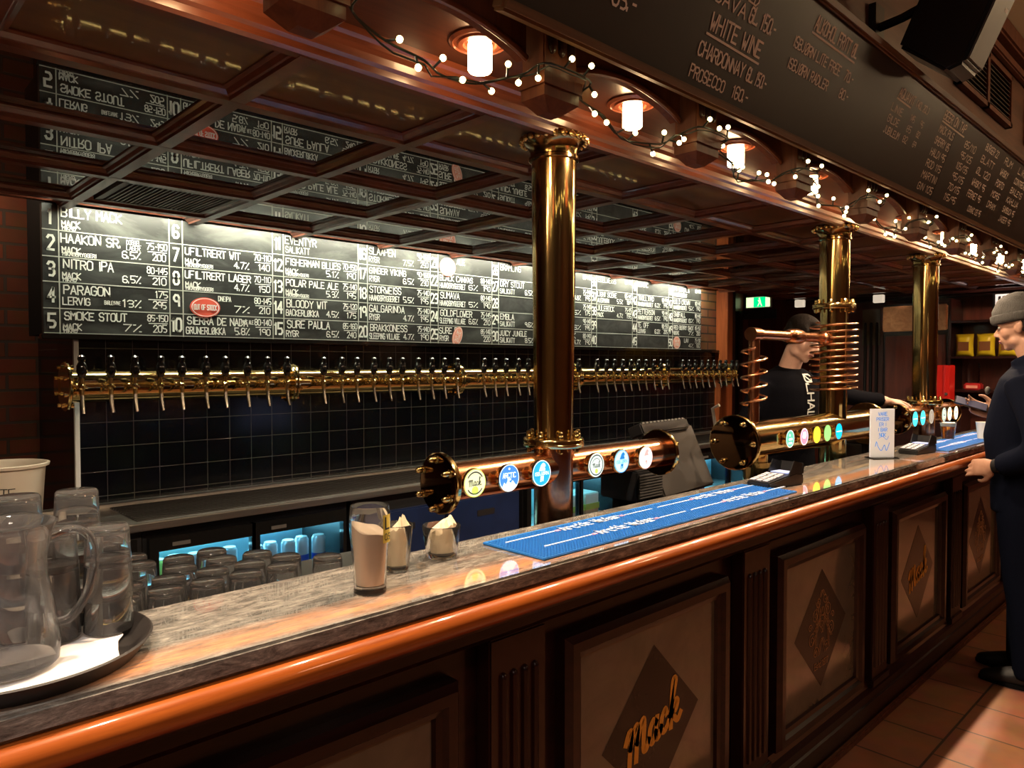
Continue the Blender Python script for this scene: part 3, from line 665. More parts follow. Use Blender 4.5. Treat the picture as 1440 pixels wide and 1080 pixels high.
# vent in the coffer
vt = thing('ceiling_vent', 'dark slatted vent grille set in a canopy coffer above the tap list', 'vent', (1.02, 3.03, 2.19))
MB().box(.825, 1.225, 2.85, 3.22, 2.186, 2.196).build('backing', 'black_matte', vt, smooth=0)
mb = MB()
for a, b, c_, d_ in ((.815, .835, 2.84, 3.23), (1.215, 1.235, 2.84, 3.23), (.815, 1.235, 2.84, 2.86), (.815, 1.235, 3.21, 3.23)): mb.box(a, b, c_, d_, 2.178, 2.198)
mb.build('frame', 'grey_plastic', vt, smooth=0)
mb = MB()
for i in range(22): mb.box(.835 + i * .0173, .841 + i * .0173, 2.86, 3.21, 2.180, 2.187)
mb.build('slats', 'grey_plastic', vt, smooth=0)
# wall vents above the drinks board
for (a, b, lb) in ((3.76, 4.69, 'two-part slatted vent grille high on the wall beside the loudspeaker'), (5.1, 6.03, 'slatted vent grille high on the wall past the speaker vent')):
    t = thing('wall_vent', lb, 'vent', ((a + b) / 2, 1.025, 2.80), 'vents above the drinks board')
    MB().box(a + .02, b - .02, 1.018, 1.029, 2.82, 3.05).build('backing', 'black_matte', t, smooth=0)
    mb = MB()
    for bb in ((a, b, 2.80, 2.825), (a, b, 3.045, 3.07), (a, a + .025, 2.8, 3.07), (b - .025, b, 2.8, 3.07), ((a + b) / 2 - .02, (a + b) / 2 + .02, 2.8, 3.07)): mb.box(bb[0], bb[1], 1.0, 1.03, bb[2], bb[3])
    mb.build('frame', 'wood_corbel', t, smooth=0)
    mb = MB()
    for i in range(9): mb.box(a + .02, b - .02, 1.006, 1.02, 2.838 + i * .0235, 2.843 + i * .0235)
    mb.build('slats', 'steel_dark', t, smooth=0)

# loudspeaker on the wall
sp = thing('loudspeaker', 'black loudspeaker tilted down on a wall bracket above the drinks board', 'speaker', (2.86, .78, 2.5))
R = Matrix.Rotation(math.radians(24), 3, 'X'); pv = Vector((2.80, .735, 2.75))
sl_ = MB(); poly = [(-.11, -.24), (.11, -.24), (.13, -.17), (.13, .25), (-.13, .25), (-.13, -.17)]
sl_.prism([(-.115, .27), (-.115, -.21), (-.07, -.245), (.115, -.19), (.115, .27)], pv + R @ Vector((-.08, 0, 0)), R @ UY, R @ UZ, .17); sl_.build('cabinet', 'black_plastic', sp, bevel=.010)
g = MB().box(-.072, .082, -.121, -.114, -.195, .255); g.v = [pv + R @ a for a in g.v]; g.build('grille', 'grey_plastic', sp, bevel=.003)
bd = MB(); bp = planar(pv + R @ Vector((.035, -.1218, -.02)), R @ UX, R @ UZ); bd.add([bp(0, 0), bp(.03, 0), bp(.03, .012), bp(0, .012)], [(0, 1, 2, 3)]); bd.build('badge', 'white', sp, smooth=0)
MB().box(2.76, 2.84, 1.005, 1.03, 2.66, 2.82).tube([(2.80, 1.02, 2.74), (2.80, .93, 2.75), (2.80, .81, 2.78)], .016, 8).tube([(2.78, 1.02, 2.86), (2.74, .98, 2.95), (2.8, .86, 2.93)], .005, 6).build('bracket', 'black_plastic', sp, bevel=.0)
# ------------------------------------------------------------------ bar worktop and panelled front
BXA, BXB = -1.3, 7.0
wt = thing('bar_worktop', 'long polished grey granite bar top with an orange wooden arm rail', 'bar top', (2.8, 1.2, 1.065))
MB().box(BXA, BXB, 1.063, 1.362, 1.065, 1.10).build('stone_slab', 'granite', wt, bevel=0.005)
MB().box(BXA, BXB, 1.085, 1.34, 1.045, 1.065).build('slab_bed', 'wood', wt, smooth=0)
r = []
for i in range(13):
    t = -PI / 2 - PI * i / 12; r.append((1.062 + .026 * math.cos(t), 1.040 + .024 * math.sin(t)))
r = [(1.09, 1.016)] + r + [(1.09, 1.064)]
MB().prism(r, (BXA, 0, 0), (0, 1, 0), (0, 0, 1), BXB - BXA).build('arm_rail', 'wood_rail', wt, smooth=40).__setitem__('label', 'orange varnished half-round rail')
bf = thing('bar_counter', 'dark wood bar front with fluted pilasters and stone panels bearing logos', 'bar counter', (2.8, 1.2, 0))
MB().box(BXA, BXB, 1.205, 1.25, 0.0, 1.045).build('carcass', 'wood', bf, smooth=0)
MB().prism([(1.21, .93), (1.165, .93), (1.150, .945), (1.150, .965), (1.125, .985), (1.120, 1.0), (1.095, 1.012), (1.09, 1.03), (1.09, 1.045), (1.21, 1.045)], (BXA, 0, 0), (0, 1, 0), (0, 0, 1), BXB - BXA).build('cornice', 'wood', bf, smooth=20)
MB().prism([(1.21, 0), (1.150, 0), (1.150, .10), (1.158, .105), (1.158, .135), (1.172, .15), (1.180, .175), (1.21, .175)], (BXA, 0, 0), (0, 1, 0), (0, 0, 1), BXB - BXA).build('plinth', 'wood', bf, smooth=20)
MB().box(BXA, BXB, 1.128, 1.150, 0, .03).build('kick_strip', 'wood_corbel', bf, bevel=.006)
S0, PITCH, SW = 1.367, 1.095, .63
def frame_mold(mb, a, b, z0, z1):
    w_ = .066; prof = [(0, 1.186), (.006, 1.172), (.020, 1.168), (.028, 1.156), (.052, 1.156), (.060, 1.166), (.066, 1.172), (.066, 1.205)]
    cs = [(a, z0, -1, -1), (b, z0, 1, -1), (b, z1, 1, 1), (a, z1, -1, 1)]; n = len(prof); vs = []; fs = []
    for (x, z, sx, sz) in cs:
        for o_, y in prof: vs.append((x + sx * o_, y, z + sz * o_))
    for i in range(4):
        j = (i + 1) % 4
        for k in range(n - 1): fs.append((i * n + k, j * n + k, j * n + k + 1, i * n + k + 1))
    mb.add(vs, fs)
for k in range(-2, 6):
    a = S0 + PITCH * k; b = min(a + SW, 6.95)
    if a > 6.7: break
    zz0, zz1 = .24, .80
    st = MB().box(a - .004, b + .004, 1.182, 1.206, zz0 - .004, zz1 + .004).build('stone_panel', 'marble', bf, smooth=0)
    mb = MB(); frame_mold(mb, a, b, zz0, zz1); mb.build('panel_frame', 'wood', bf, smooth=20)
    cx, cz, h = (a + b) / 2, (zz0 + zz1) / 2, .228
    dm = MB(); dm.add([(cx - h, 1.1812, cz), (cx, 1.1812, cz - h), (cx + h, 1.1812, cz), (cx, 1.1812, cz + h)], [(0, 1, 2, 3)]); dm.build('diamond_inlay', 'marble_dark', st, smooth=0)
    p = planar((cx, 1.1800, cz), UX, UZ); lg = MB()
    if k % 2 == 0:
        mack(lg, p, -.128, -.075, .26, 1.0, .22, .75); lg.build('logo_lettering', 'gold', st, smooth=0)
    else:
        def curl(x, y, r0, turns, a0, th=.0026):
            ribbon(lg, [(x + r0 * (1 - i / 34) * math.cos(a0 + turns * 2 * PI * i / 28), y + r0 * (1 - i / 34) * math.sin(a0 + turns * 2 * PI * i / 28)) for i in range(29)], p, th)
        for (x, y, r0, tu, a0) in ((-.055, .055, .030, 1.6, 0), (.055, .06, .030, -1.6, PI), (-.085, -.03, .028, 1.5, 1), (.085, -.02, .028, -1.5, 2), (-.03, .105, .022, 1.4, 3), (.03, .11, .022, -1.4, 0), (-.05, -.085, .024, 1.5, 0), (.045, -.08, .024, -1.5, PI), (0, .02, .030, 1.2, .5), (-.1, .02, .016, 1.2, 0), (.1, .03, .016, -1.2, PI)):
            curl(x, y, r0, tu, a0)
        for dx in (0, .011):
            for pts in ([(-.06, -.09), (-.045, .08), (-.035, .1), (0, -.02), (.035, .1), (.045, .08), (.06, -.09)], [(-.085, -.05), (-.03, .02), (.0, .08), (.03, .02), (.085, -.05)], [(-.03, -.10), (0, -.04), (.03, -.10)], [(-.02, .12), (0, .145), (.02, .12)], [(-.07, .0), (0, .05), (.07, .0)]):
                ribbon(lg, [(q.x + dx, q.y) for q in smooth_line(pts, 6)], p, .0026)
        write(lg, 'Estd 1877', p, 0, -.150, .024, .0028, .45, .12, 0, 'c'); lg.build('crest', 'gold_dim', st, smooth=0)
    # pilaster after this bay
    pc = a + SW + (PITCH - SW) / 2
    if pc + .1 < BXB:
        pb = MB().box(pc - .088, pc + .088, 1.160, 1.206, .175, .93).build('pilaster', 'wood_upright', bf, bevel=.004)
        mb = MB()
        for q in (-.050, -.017, .017, .050):
            mb.tube([(pc + q, 1.1605, .23), (pc + q, 1.1605, .84)], .0105, 8); mb.ell((pc + q, 1.1605, .84), (.0105, .0105, .012), 8, 6)
        mb.build('reeding', 'wood_upright', pb)
        MB().box(pc - .096, pc + .096, 1.151, 1.206, .15, .185).build('pilaster_base', 'wood', pb, bevel=.004)

# cabinet behind the bar carrying the glasses
ub = thing('under_bar_cabinet', 'dark steel glass-draining cabinet behind the bar top', 'cabinet', (.35, 1.6, 0))
MB().box(-.7, 1.16, 1.385, 1.80, 0, .985).build('body', 'black_plastic', ub, smooth=0)
MB().box(-.7, 1.16, 1.38, 1.805, .985, 1.0).build('drain_top', 'steel_dark', ub, bevel=.003)

# ------------------------------------------------------------------ back counter with fridges under the tap wall
bc = thing('back_counter', 'long stainless steel drain counter under the black tiled wall', 'counter', (2.8, 3.25, .9))
MB().box(-1.0, 6.2, 3.0, 3.498, .885, .918).build('counter_slab', 'steel', bc, bevel=.004)
MB().box(-1.0, 6.2, 3.43, 3.499, .918, .930).build('back_upstand', 'steel', bc, bevel=.003)
mb = MB().box(.9, 6.1, 3.04, 3.40, .9185, .9215)
for i in range(11): mb.box(.9, 6.1, 3.05 + i * .032, 3.062 + i * .032, .9215, .9265)
mb.build('drip_grate', 'steel_dark', bc, smooth=0)
def fridge(x0, wd, label, pair, zs=(.22, .79)):
    t = thing('bottle_fridge', label, 'fridge', (x0, 3.25, 0), 'glass-door fridges under the back counter')
    x1 = x0 + wd; m = MB(); y0, y1 = 3.06, 3.48
    for bb in ((x0, x0 + .02, y0, y1, 0, .885), (x1 - .02, x1, y0, y1, 0, .885), (x0 + .02, x1 - .02, y0, y1, .83, .885), (x0 + .02, x1 - .02, y0, y1, 0, .16)): m.box(*bb)
    m.build('body', 'black_plastic', t, smooth=0)
    MB().box(x0 + .02, x1 - .02, y1 - .02, y1, .16, .83).build('back_liner', 'fridge_wall', t, smooth=0)
    MB().box(x0 + .02, x1 - .02, 3.11, y1 - .02, .50, .51).build('wire_shelf', 'steel', t, smooth=0)
    MB().box(x0 + .03, x1 - .03, 3.10, 3.13, .812, .83).build('light_tube', 'fridge_glow', t, smooth=0)
    MB().box(x0 + .03, x1 - .03, 3.45, 3.459, .70, .82).build('light_panel', 'fridge_glow', t, smooth=0)
    for a, b in pair:
        d = MB()
        for bb in ((a - .035, a, 3.025, 3.058, .16, .845), (b, b + .019 if False else b + .018, 3.025, 3.058, .16, .845), (a, b, 3.025, 3.058, zs[1], .845), (a, b, 3.025, 3.058, .16, zs[0])): d.box(*bb)
        dd = d.build('door', 'black_gloss', t, smooth=0)
        MB().box(a, b, 3.036, 3.040, zs[0], zs[1]).build('pane', 'window_glass', dd, smooth=0)
        MB().box(a + .05, a + .12, 3.022, 3.026, .805, .82).build('thermometer', 'grey_plastic', dd, smooth=0)
    return t
fridge(.925, .91, 'black two-door fridge glowing cyan under the back counter, nearest one', ((.975, 1.352), (1.390, 1.797)))
fridge(3.02, .95, 'black fridge glowing cyan behind the nearest brass post', ((3.06, 3.49), (3.53, 3.93)))
fridge(4.85, .95, 'black fridge glowing blue behind the second brass tap tower', ((4.89, 5.32), (5.36, 5.76)))
def can(x, y, z, r, h, m, label, name='can'):
    t = thing(name, label, 'can', (x, y, z), 'cans in the back bar fridges')
    MB().lathe([(r * .8, 0), (r, .006), (r, h - .012), (r * .78, h)], (x, y, z), n=16).build('body', m, t)
    MB().lathe([(r * .8, 0), (r * .8, .002)], (x, y, z + h), n=16).build('lid', 'steel', t)
    return t
for i in range(5):
    x = 1.43 + i * .078; y = 3.16 + .02 * (i % 2)
    t = can(x, y, .511, .033, .20, 'can_silver', 'tall silver can with blue emblem in the second door of the nearest fridge, %s along' % ORD[i])
    MB().lathe([(.0334, .05), (.0334, .12)], (x, y, .511), n=16, cap=False).build('emblem_band', 'can_blue', t)
for i in range(5):
    x = 1.01 + i * .075; can(x, 3.16 + .02 * (i % 2), .511, .033, .215, 'can_green' if i % 3 == 0 else 'can_silver', '%s can in the first door of the nearest fridge, %s along' % ('green' if i % 3 == 0 else 'silver', ORD[i]))
for i in range(2):
    x = 3.60 + i * .155
    t = thing('drink_carton', 'pale multipack carton in the fridge behind the nearest brass post, %s one' % ORD[i], 'carton', (x, 3.23, .511), 'cartons in the fridge')
    MB().box(x - .07, x + .07, 3.14, 3.32, .511, .67).build('box', 'carton', t, bevel=.006); MB().box(x - .072, x + .072, 3.138, 3.322, .56, .60).build('stripe', 'can_green', t, smooth=0)
for i in range(3):
    can(4.95 + i * .09, 3.17, .511, .035, .2, 'can_blue' if i != 1 else 'can_silver', '%s can in the fridge behind the second tap tower, %s along' % ('blue' if i != 1 else 'silver', ORD[i]))
nd = thing('drawer_cabinet', 'navy blue drawer unit with slot handles under the back counter', 'cabinet', (2.4, 3.25, 0))
MB().box(1.86, 2.98, 3.06, 3.48, 0, .885).build('body', 'black_plastic', nd, smooth=0)
for i in range(2):
    a = 1.88 + i * .55
    for z0, z1 in ((.46, .80), (.08, .44)):
        d = MB().box(a, a + .53, 3.02, 3.06, z0, z1).build('drawer', 'navy', nd, bevel=.008)
        MB().box(a + .2, a + .33, 3.016, 3.024, z1 - .11, z1 - .075).build('slot_handle', 'ink', d, bevel=.003)
fc = thing('filler_cabinet', 'plain black cabinet under the back counter between the cyan fridges', 'cabinet', (4.4, 3.25, 0)); MB().box(3.99, 4.83, 3.05, 3.48, 0, .885).build('body', 'black_plastic', fc, bevel=.004); MB().box(4.02, 4.80, 3.038, 3.05, .08, .85).build('door', 'black_gloss', fc, bevel=.003)
fc = thing('end_cabinet', 'plain black cabinet under the far end of the back counter', 'cabinet', (6.0, 3.25, 0)); MB().box(5.82, 6.19, 3.05, 3.48, 0, .885).build('body', 'black_plastic', fc, bevel=.004); MB().box(5.85, 6.16, 3.038, 3.05, .08, .85).build('door', 'black_gloss', fc, bevel=.003)
fc = thing('corner_cabinet', 'plain black cabinet under the near end of the back counter', 'cabinet', (-.1, 3.25, 0)); MB().box(-1.0, .92, 3.05, 3.48, 0, .885).build('body', 'black_plastic', fc, bevel=.004); MB().box(-.95, .90, 3.038, 3.05, .08, .85).build('door', 'black_gloss', fc, bevel=.003)

# white bucket on the back counter
bu = thing('bucket', 'off-white plastic bucket with black handwriting on the back counter', 'bucket', (.50, 3.22, .918))
MB().lathe([(0, .0), (.112, .0), (.116, .006), (.133, .232), (.145, .236), (.147, .246), (.138, .248), (.129, .236), (.112, .012), (0, .01)], (.50, 3.22, .918), n=48, cap=False).build('shell', 'bucket_white', bu)
bt = MB(); cylp = lambda u, v: Vector((.50 + (.1265 + (v - .125) * .075) * math.cos(u / .126), 3.22 + (.1265 + (v - .125) * .075) * math.sin(u / .126), .918 + v))
write(bt, 'FLOTTE', cylp, .126 * math.radians(-146), .138, .030, .0032, .62, None, .08); bt.build('handwriting', 'ink', bu, smooth=0)

# ------------------------------------------------------------------ brass tap rail with fifty taps
PY, PZ, PR = 3.36, 1.440, .066
def flange(mb, bm, x, r=.1, w_=.014):
    mb.lathe([(0, -w_ / 2), (r - .004, -w_ / 2), (r, -w_ / 2 + .004), (r, w_ / 2 - .004), (r - .004, w_ / 2), (0, w_ / 2)], (x, PY, PZ), (1, 0, 0), 36, cap=False)
    for k in range(8):
        t = 2 * PI * (k + .5) / 8; c_ = Vector((x, PY + r * .84 * math.cos(t), PZ + r * .84 * math.sin(t)))
        bm.append(MB().lathe([(0, -.022), (.008, -.022), (.008, -.012), (.0045, -.012), (.0045, .012), (.008, .012), (.008, .022), (0, .022)], c_, (1, 0, 0), 8))
tr = thing('tap_rail', 'thick horizontal brass pipe with bolted flanges along the black tiled wall', 'tap rail', (3.2, PY, PZ))
RX0, RX1 = .735, 5.83
MB().lathe([(PR, (RX1 - RX0) * i / 150) for i in range(151)], (RX0, PY, PZ), (1, 0, 0), 40).build('pipe', 'brass', tr)
tapx = lambda g, k: 3.24 * (.2382 + .3242 * g + .02921 * k)
fx = [(.735,)] + [(tapx(g, 9) + .068, tapx(g, 9) + .086) for g in range(4)] + [(5.83,)]
for pair in fx:
    for x in pair:
        mb = MB(); bm = []; flange(mb, bm, x, .1 if len(pair) == 1 else .095); f_ = mb.build('flange', 'brass_bright', tr)
        for b_ in bm: b_.build('bolt', 'brass_bright', f_)
    for x in pair[:1]: MB().box(x - .012, x + .012, 3.42, 3.50, PZ - .03, PZ + .03).build('wall_bracket', 'brass', tr, bevel=.004)
TAPY = PY - PR
def make_tap(x):
    t = thing('beer_tap', '', 'beer tap', (x, TAPY, PZ), 'beer taps along the tiled wall')
    c = (x, TAPY, PZ)
    m = MB().lathe([(.017, .0), (.017, -.006), (.010, -.008), (.010, -.022), (.015, -.024), (.015, -.036), (.011, -.038), (.012, -.062), (.006, -.070), (0, -.070)], c, (0, 1, 0), 14)
    m.tube([(x, TAPY - .050, PZ - .005), (x, TAPY - .052, PZ + .040)], [.0115, .0075], 12)
    m.tube([(x - .024, TAPY - .030, PZ + .006), (x + .024, TAPY - .030, PZ - .004)], .0045, 8)
    m.tube([(x, TAPY - .050, PZ), (x, TAPY - .056, PZ - .034)], [.012, .009], 12)
    m.build('tap_body', 'brass_bright', t)
    MB().lathe([(.009, .036), (.015, .045), (.020, .062), (.019, .083), (.012, .098), (.013, .103), (.0155, .110), (.014, .120), (.006, .126), (0, .126)], (x, TAPY - .052, PZ), (0, -.05, 1), 14).build('handle', 'black_gloss', t)
    MB().tube([(x, TAPY - .056, PZ - .032), (x, TAPY - .060, PZ - .06), (x + .003, TAPY - .070, PZ - .105)], [.0085, .0075, .0062], 10).build('spout', 'spout_steel', t)
    return t
tap0 = make_tap(0.0)
nt = 0
for g in range(5):
    for k in range(10):
        t = tap0 if nt == 0 else copy_tree(tap0)
        t.location = (tapx(g, k), TAPY, PZ); nt += 1
        t.rotation_euler = (0, 0, rnd.uniform(-.12, .12))
        t['label'] = 'black-handled brass beer tap, %s in the %s flanged run of the wall rail' % (ORD[k], ORD[g])

# ------------------------------------------------------------------ brass posts with tap arms
def post_parts(t, x, y, zb, ztop=2.243, r0=.058, r1=.066, lower=None, rl=.058, split=None, capital=True):
    sp_ = split if split else zb
    MB().lathe([(r0, sp_ + .008), (r0 + (r1 - r0) * .5, (sp_ + 2.12) / 2), (r1, 2.12), (r1, 2.15)], (x, y, 0), n=48).build('post_shaft', 'brass', t)
    cp = MB().lathe([(r1 + .001, 2.118), (r1 + .008, 2.122), (r1 + .008, 2.130), (r1 + .003, 2.134), (r1 + .004, 2.150), (r1 + .012, 2.165), (r1 + .028, 2.174), (r1 + .030, 2.182), (r1 + .024, 2.192), (r1 + .004, 2.196), (r1, 2.243)], (x, y, 0), n=48)
    c_ = cp.build('capital', 'brass_dark', t)
    mb = MB()
    for k in range(24):
        a = 2 * PI * k / 24; mb.ell((x + (r1 + .029) * math.cos(a), y + (r1 + .029) * math.sin(a), 2.178), (.009, .009, .011), 8, 6)
    mb.build('capital_beading', 'brass_bright', c_)
    return c_
def post_flange(t, x, y, z, r, ri):
    f_ = MB().lathe([(ri, -.012), (r, -.012), (r + .002, -.008), (r + .002, -.002), (r, 0), (r, .002), (r + .002, .004), (r + .002, .010), (r, .013), (ri, .013)], (x, y, z), n=48).build('flange', 'brass_bright', t)
    for k in range(8):
        mb = MB(); a = 2 * PI * (k + .3) / 8; c_ = (x + (r - .013) * math.cos(a), y + (r - .013) * math.sin(a), z)
        mb.lathe([(.005, -.028), (.008, -.024), (.008, -.012), (.008, .013), (.009, .015), (.009, .021), (.007, .025), (.0085, .027), (.0075, .033), (.003, .037), (0, .037)], c_, n=10); mb.build('bolt', 'brass_bright', f_)
def end_disc(t, x, y, z, r, sgn, m='disc_dark', nb=6, a0=.5):
    e = MB().lathe([(0, 0), (r - .01, 0), (r - .003, .002), (r, .006), (r, .016), (r - .003, .020), (r * .6, .020)], (x, y, z), (-sgn, 0, 0), 56).build('end_disc', m, t)
    MB().lathe([(r - .001, .004), (r + .0015, .006), (r + .0015, .015), (r - .001, .018)], (x, y, z), (-sgn, 0, 0), 56, cap=False).build('disc_rim', 'brass_bright', e)
    for k in range(nb):
        mb = MB(); a = 2 * PI * (k + a0) / nb; c_ = Vector((x, y + r * .80 * math.cos(a), z + r * .80 * math.sin(a)))
        mb.lathe([(.0095, -.004), (.011, .001), (.011, .004), (.0075, .006), (.0085, .010), (.008, .020), (.004, .026), (0, .027)], c_, (sgn, 0, 0), 12); mb.build('bolt', 'brass_bright', e)
def badge(t, x, y, z, r, kind, glow=1.0):
    col = {'mack': ((.72, .70, .42), (.55, .68, .72)), 'arctic': ((.05, .20, .72), None), 'bear': ((.02, .33, .72), None), 'beerw': ((.45, .78, .86), None), 'seal': ((.62, .72, .66), None), 'pinkbear': ((.62, .80, .80), None),
           'green': ((.10, .42, .30), None), 'pink': ((.85, .22, .32), None), 'yellow': ((.92, .78, .03), None), 'lime': ((.22, .75, .16), None), 'blue': ((.0, .42, .85), None), 'cyan': ((.05, .62, .85), None), 'white': ((.85, .88, .62), None), 'dark': ((.25, .22, .18), None)}[kind][0]
    key = 'badge_' + kind
    if key not in MATS: mat(key, col, .35, emit=col, es=glow)
    if 'badge_white_print' not in MATS: mat('badge_white_print', (.8, .85, .85), .4, emit=(.75, .85, .9), es=1.1); mat('badge_dark_print', (.05, .08, .1), .5); mat('badge_blue_print', (.02, .2, .5), .5, emit=(.01, .16, .5), es=.8); mat('badge_green_print', (.55, .7, .1), .5, emit=(.5, .65, .12), es=.7); mat('badge_pink_print', (.7, .35, .35), .5, emit=(.75, .38, .36), es=.8)
    rim = MB().lathe([(r * .75, .03), (r * .75, .012), (r, .008), (r + .002, .004), (r + .002, -.002), (r - .001, -.004)], (x, y, z), (0, 1, 0), 36, cap=False).build('tap_badge', 'brass', t)
    fy = y - .0042; disc(MB(), (x, fy, z), r, UX, UZ).build('badge_face', key, rim, smooth=0)
    p = planar((x, fy - .0008, z), UX, UZ); a = MB(); b = MB(); q = lambda u, v: p(u * r, v * r)
    def poly(mb, pts): mb.add([q(*s) for s in pts], [tuple(range(len(pts)))])
    if kind == 'mack':
        ring(a, p(0, 0), r * .72, r * .82, UX, UZ, 20, .5, 2.6); ring(a, p(0, 0), r * .72, r * .82, UX, UZ, 20, 3.7, 5.7)
        mack(a, q, -.6, -.18, 1.2, 1.0, 0, .5); disc(b, q(0, -.52), r * .3, UX, UZ); ring(b, p(0, 0), r * .95, r, UX, UZ)
        a.build('badge_lettering', 'badge_dark_print', rim, smooth=0); b.build('badge_print', 'badge_green_print', rim, smooth=0)
    elif kind == 'seal':
        ring(a, p(0, 0), r * .78, r * .88, UX, UZ, 24, 0, 2 * PI); ring(a, p(0, 0), r * .52, r * .58, UX, UZ, 24, .4, 2.7); mack(a, q, -.5, -.2, 1.0, 1.0, 0, .5); disc(b, q(0, -.5), r * .2, UX, UZ)
        a.build('badge_lettering', 'badge_dark_print', rim, smooth=0); b.build('badge_print', 'badge_green_print', rim, smooth=0)
    elif kind == 'arctic':
        write(a, 'ARCTIC', q, 0, .02, .36, .05, .55, 1.3, 0, 'c'); write(a, 'BEER', q, 0, -.16, .11, .03, .6, None, 0, 'c'); disc(a, q(0, .68), r * .09, UX, UZ, 8)
        poly(a, [(-.72, -.62), (-.5, -.28), (-.36, -.45), (-.1, -.12), (.12, -.4), (.35, -.2), (.55, -.45), (.75, -.62), (.35, -.9), (-.35, -.9)]); ring(a, p(0, 0), r * .95, r, UX, UZ)
        a.build('badge_lettering', 'badge_white_print', rim, smooth=0)
    elif kind in ('bear', 'beerw', 'pinkbear'):
        poly(a, [(-.25, .30), (-.05, .66), (.18, .80), (.40, .66), (.42, .50), (.28, .46), (.40, .30), (.36, .18), (-.3, .18)])
        write(a, 'ISBJØRN', q, 0, -.15, .25, .04, .6, 1.5, 0, 'c'); poly(a, [(-.12, -.22), (.22, -.22), (.18, -.62), (.06, -.62), (.05, -.42), (-.02, -.42), (-.05, -.66), (-.16, -.66)])
        ring(a, p(0, 0), r * .94, r, UX, UZ); a.build('badge_lettering', {'bear': 'badge_white_print', 'beerw': 'badge_blue_print', 'pinkbear': 'badge_pink_print'}[kind], rim, smooth=0)
    elif kind == 'green':
        for s in range(7): disc(a, q(-.3 + .3 * (s % 3) + .1 * (s // 3), -.5 + .45 * (s // 3)), r * .15, UX, UZ, 8)
        ring(a, p(0, 0), r * .92, r, UX, UZ); a.build('badge_print', 'badge_white_print', rim, smooth=0)
    elif kind == 'pink':
        poly(a, [(-.5, .0), (-.3, .55), (.3, .6), (.55, .1), (.2, -.25), (-.3, -.2)]); ring(a, p(0, 0), r * .92, r, UX, UZ); a.build('badge_print', 'badge_white_print', rim, smooth=0)
    elif kind in ('blue', 'cyan'):
        poly(a, [(-.8, -.06), (.8, -.06), (.8, .06), (-.8, .06)]); a.build('badge_print', 'badge_white_print', rim, smooth=0)
    elif kind == 'white':
        write(a, 'M', q, 0, -.3, .6, .1, .6, None, 0, 'c'); a.build('badge_lettering', 'badge_dark_print', rim, smooth=0)
    elif kind == 'dark':
        ring(a, p(0, 0), r * .8, r, UX, UZ); poly(a, [(-.2, -.4), (.2, -.4), (.2, .4), (-.2, .4)]); a.build('badge_print', 'white', rim, smooth=0)
def arm(t, x0, x1, y, z, r, m):
    MB().lathe([(r, .006), (r, x1 - x0 - .006)], (x0, y, z), (1, 0, 0), 44).build('tap_arm', m, t)

# nearest post
t1 = thing('beer_tower', 'tall brass post with a copper tap arm of six lit badges, nearest of the posts', 'beer tower', (1.58, 1.47, 0), 'brass beer tap posts on the bar')
post_parts(t1, 1.58, 1.47, 1.303)
MB().lathe([(.058, 0), (.058, 1.30)], (1.58, 1.47, 0), n=48).build('post_foot', 'copper', t1)
post_flange(t1, 1.58, 1.47, 1.300, .088, .05)
arm(t1, 1.145, 2.125, 1.47, 1.225, .050, 'copper')
end_disc(t1, 1.145, 1.47, 1.225, .078, -1); end_disc(t1, 2.125, 1.47, 1.225, .078, 1)
for xx, kd in ((1.21, 'mack'), (1.33, 'arctic'), (1.454, 'bear'), (1.69, 'seal'), (1.813, 'beerw'), (1.939, 'pinkbear')): badge(t1, xx, 1.402, 1.228, .036, kd)
# second post with the cooling coils
t2 = thing('beer_tower', 'brass tap tower with copper coils, a round end disc and five coloured lit badges', 'beer tower', (3.557, 1.47, 0), 'brass beer tap posts on the bar')
post_parts(t2, 3.557, 1.47, 1.81, r0=.067, r1=.069)
MB().lathe([(.062, 0), (.062, 1.81)], (3.557, 1.47, 0), n=48).build('post_foot', 'brass', t2)
post_flange(t2, 3.557, 1.47, 1.805, .095, .055)
arm(t2, 2.62, 3.985, 1.47, 1.22, .078, 'brass')
end_disc(t2, 2.62, 1.47, 1.22, .108, -1, 'disc_dark', 6, 0); end_disc(t2, 3.985, 1.47, 1.22, .108, 1, 'brass', 6, 0)
for xx, kd in ((2.906, 'green'), (3.037, 'pink'), (3.162, 'yellow'), (3.272, 'lime'), (3.395, 'blue')): badge(t2, xx, 1.378, 1.222, .036, kd, 1.15)
sp_ = MB().tube([(2.78, 1.47, 1.28), (2.78, 1.47, 1.655)], .0225, 20).build('side_pipe', 'copper', t2)
MB().tube([(2.78, 1.47, 1.652), (3.50, 1.47, 1.652)], .0215, 20).lathe([(.028, -.03), (.028, .03)], (2.78, 1.47, 1.652), (1, 0, 0), 20).build('cross_pipe', 'copper', t2)
MB().lathe([(.024, -.07), (.030, -.06), (.034, -.03), (.034, .03), (.030, .06), (.024, .07)], (3.14, 1.47, 1.652), (1, 0, 0), 24).build('pipe_union', 'copper', t2)
MB().lathe([(.022, -.02), (.030, -.015), (.030, .02), (.022, .028)], (3.44, 1.47, 1.652), (1, 0, 0), 24).build('pipe_union', 'copper', t2)
def coil(x, y, z0, z1, r, turns, th, m=None):
    n = int(turns * 22); return MB().tube([(x + r * math.cos(2 * PI * turns * i / n), y + r * math.sin(2 * PI * turns * i / n), z0 + (z1 - z0) * i / n) for i in range(n + 1)], th, 8)
coil(2.78, 1.47, 1.35, 1.595, .050, 4.6, .0042).build('coil', 'copper_wire', t2)
coil(3.557, 1.47, 1.395, 1.735, .106, 11.2, .0042).build('coil', 'copper_wire', t2)
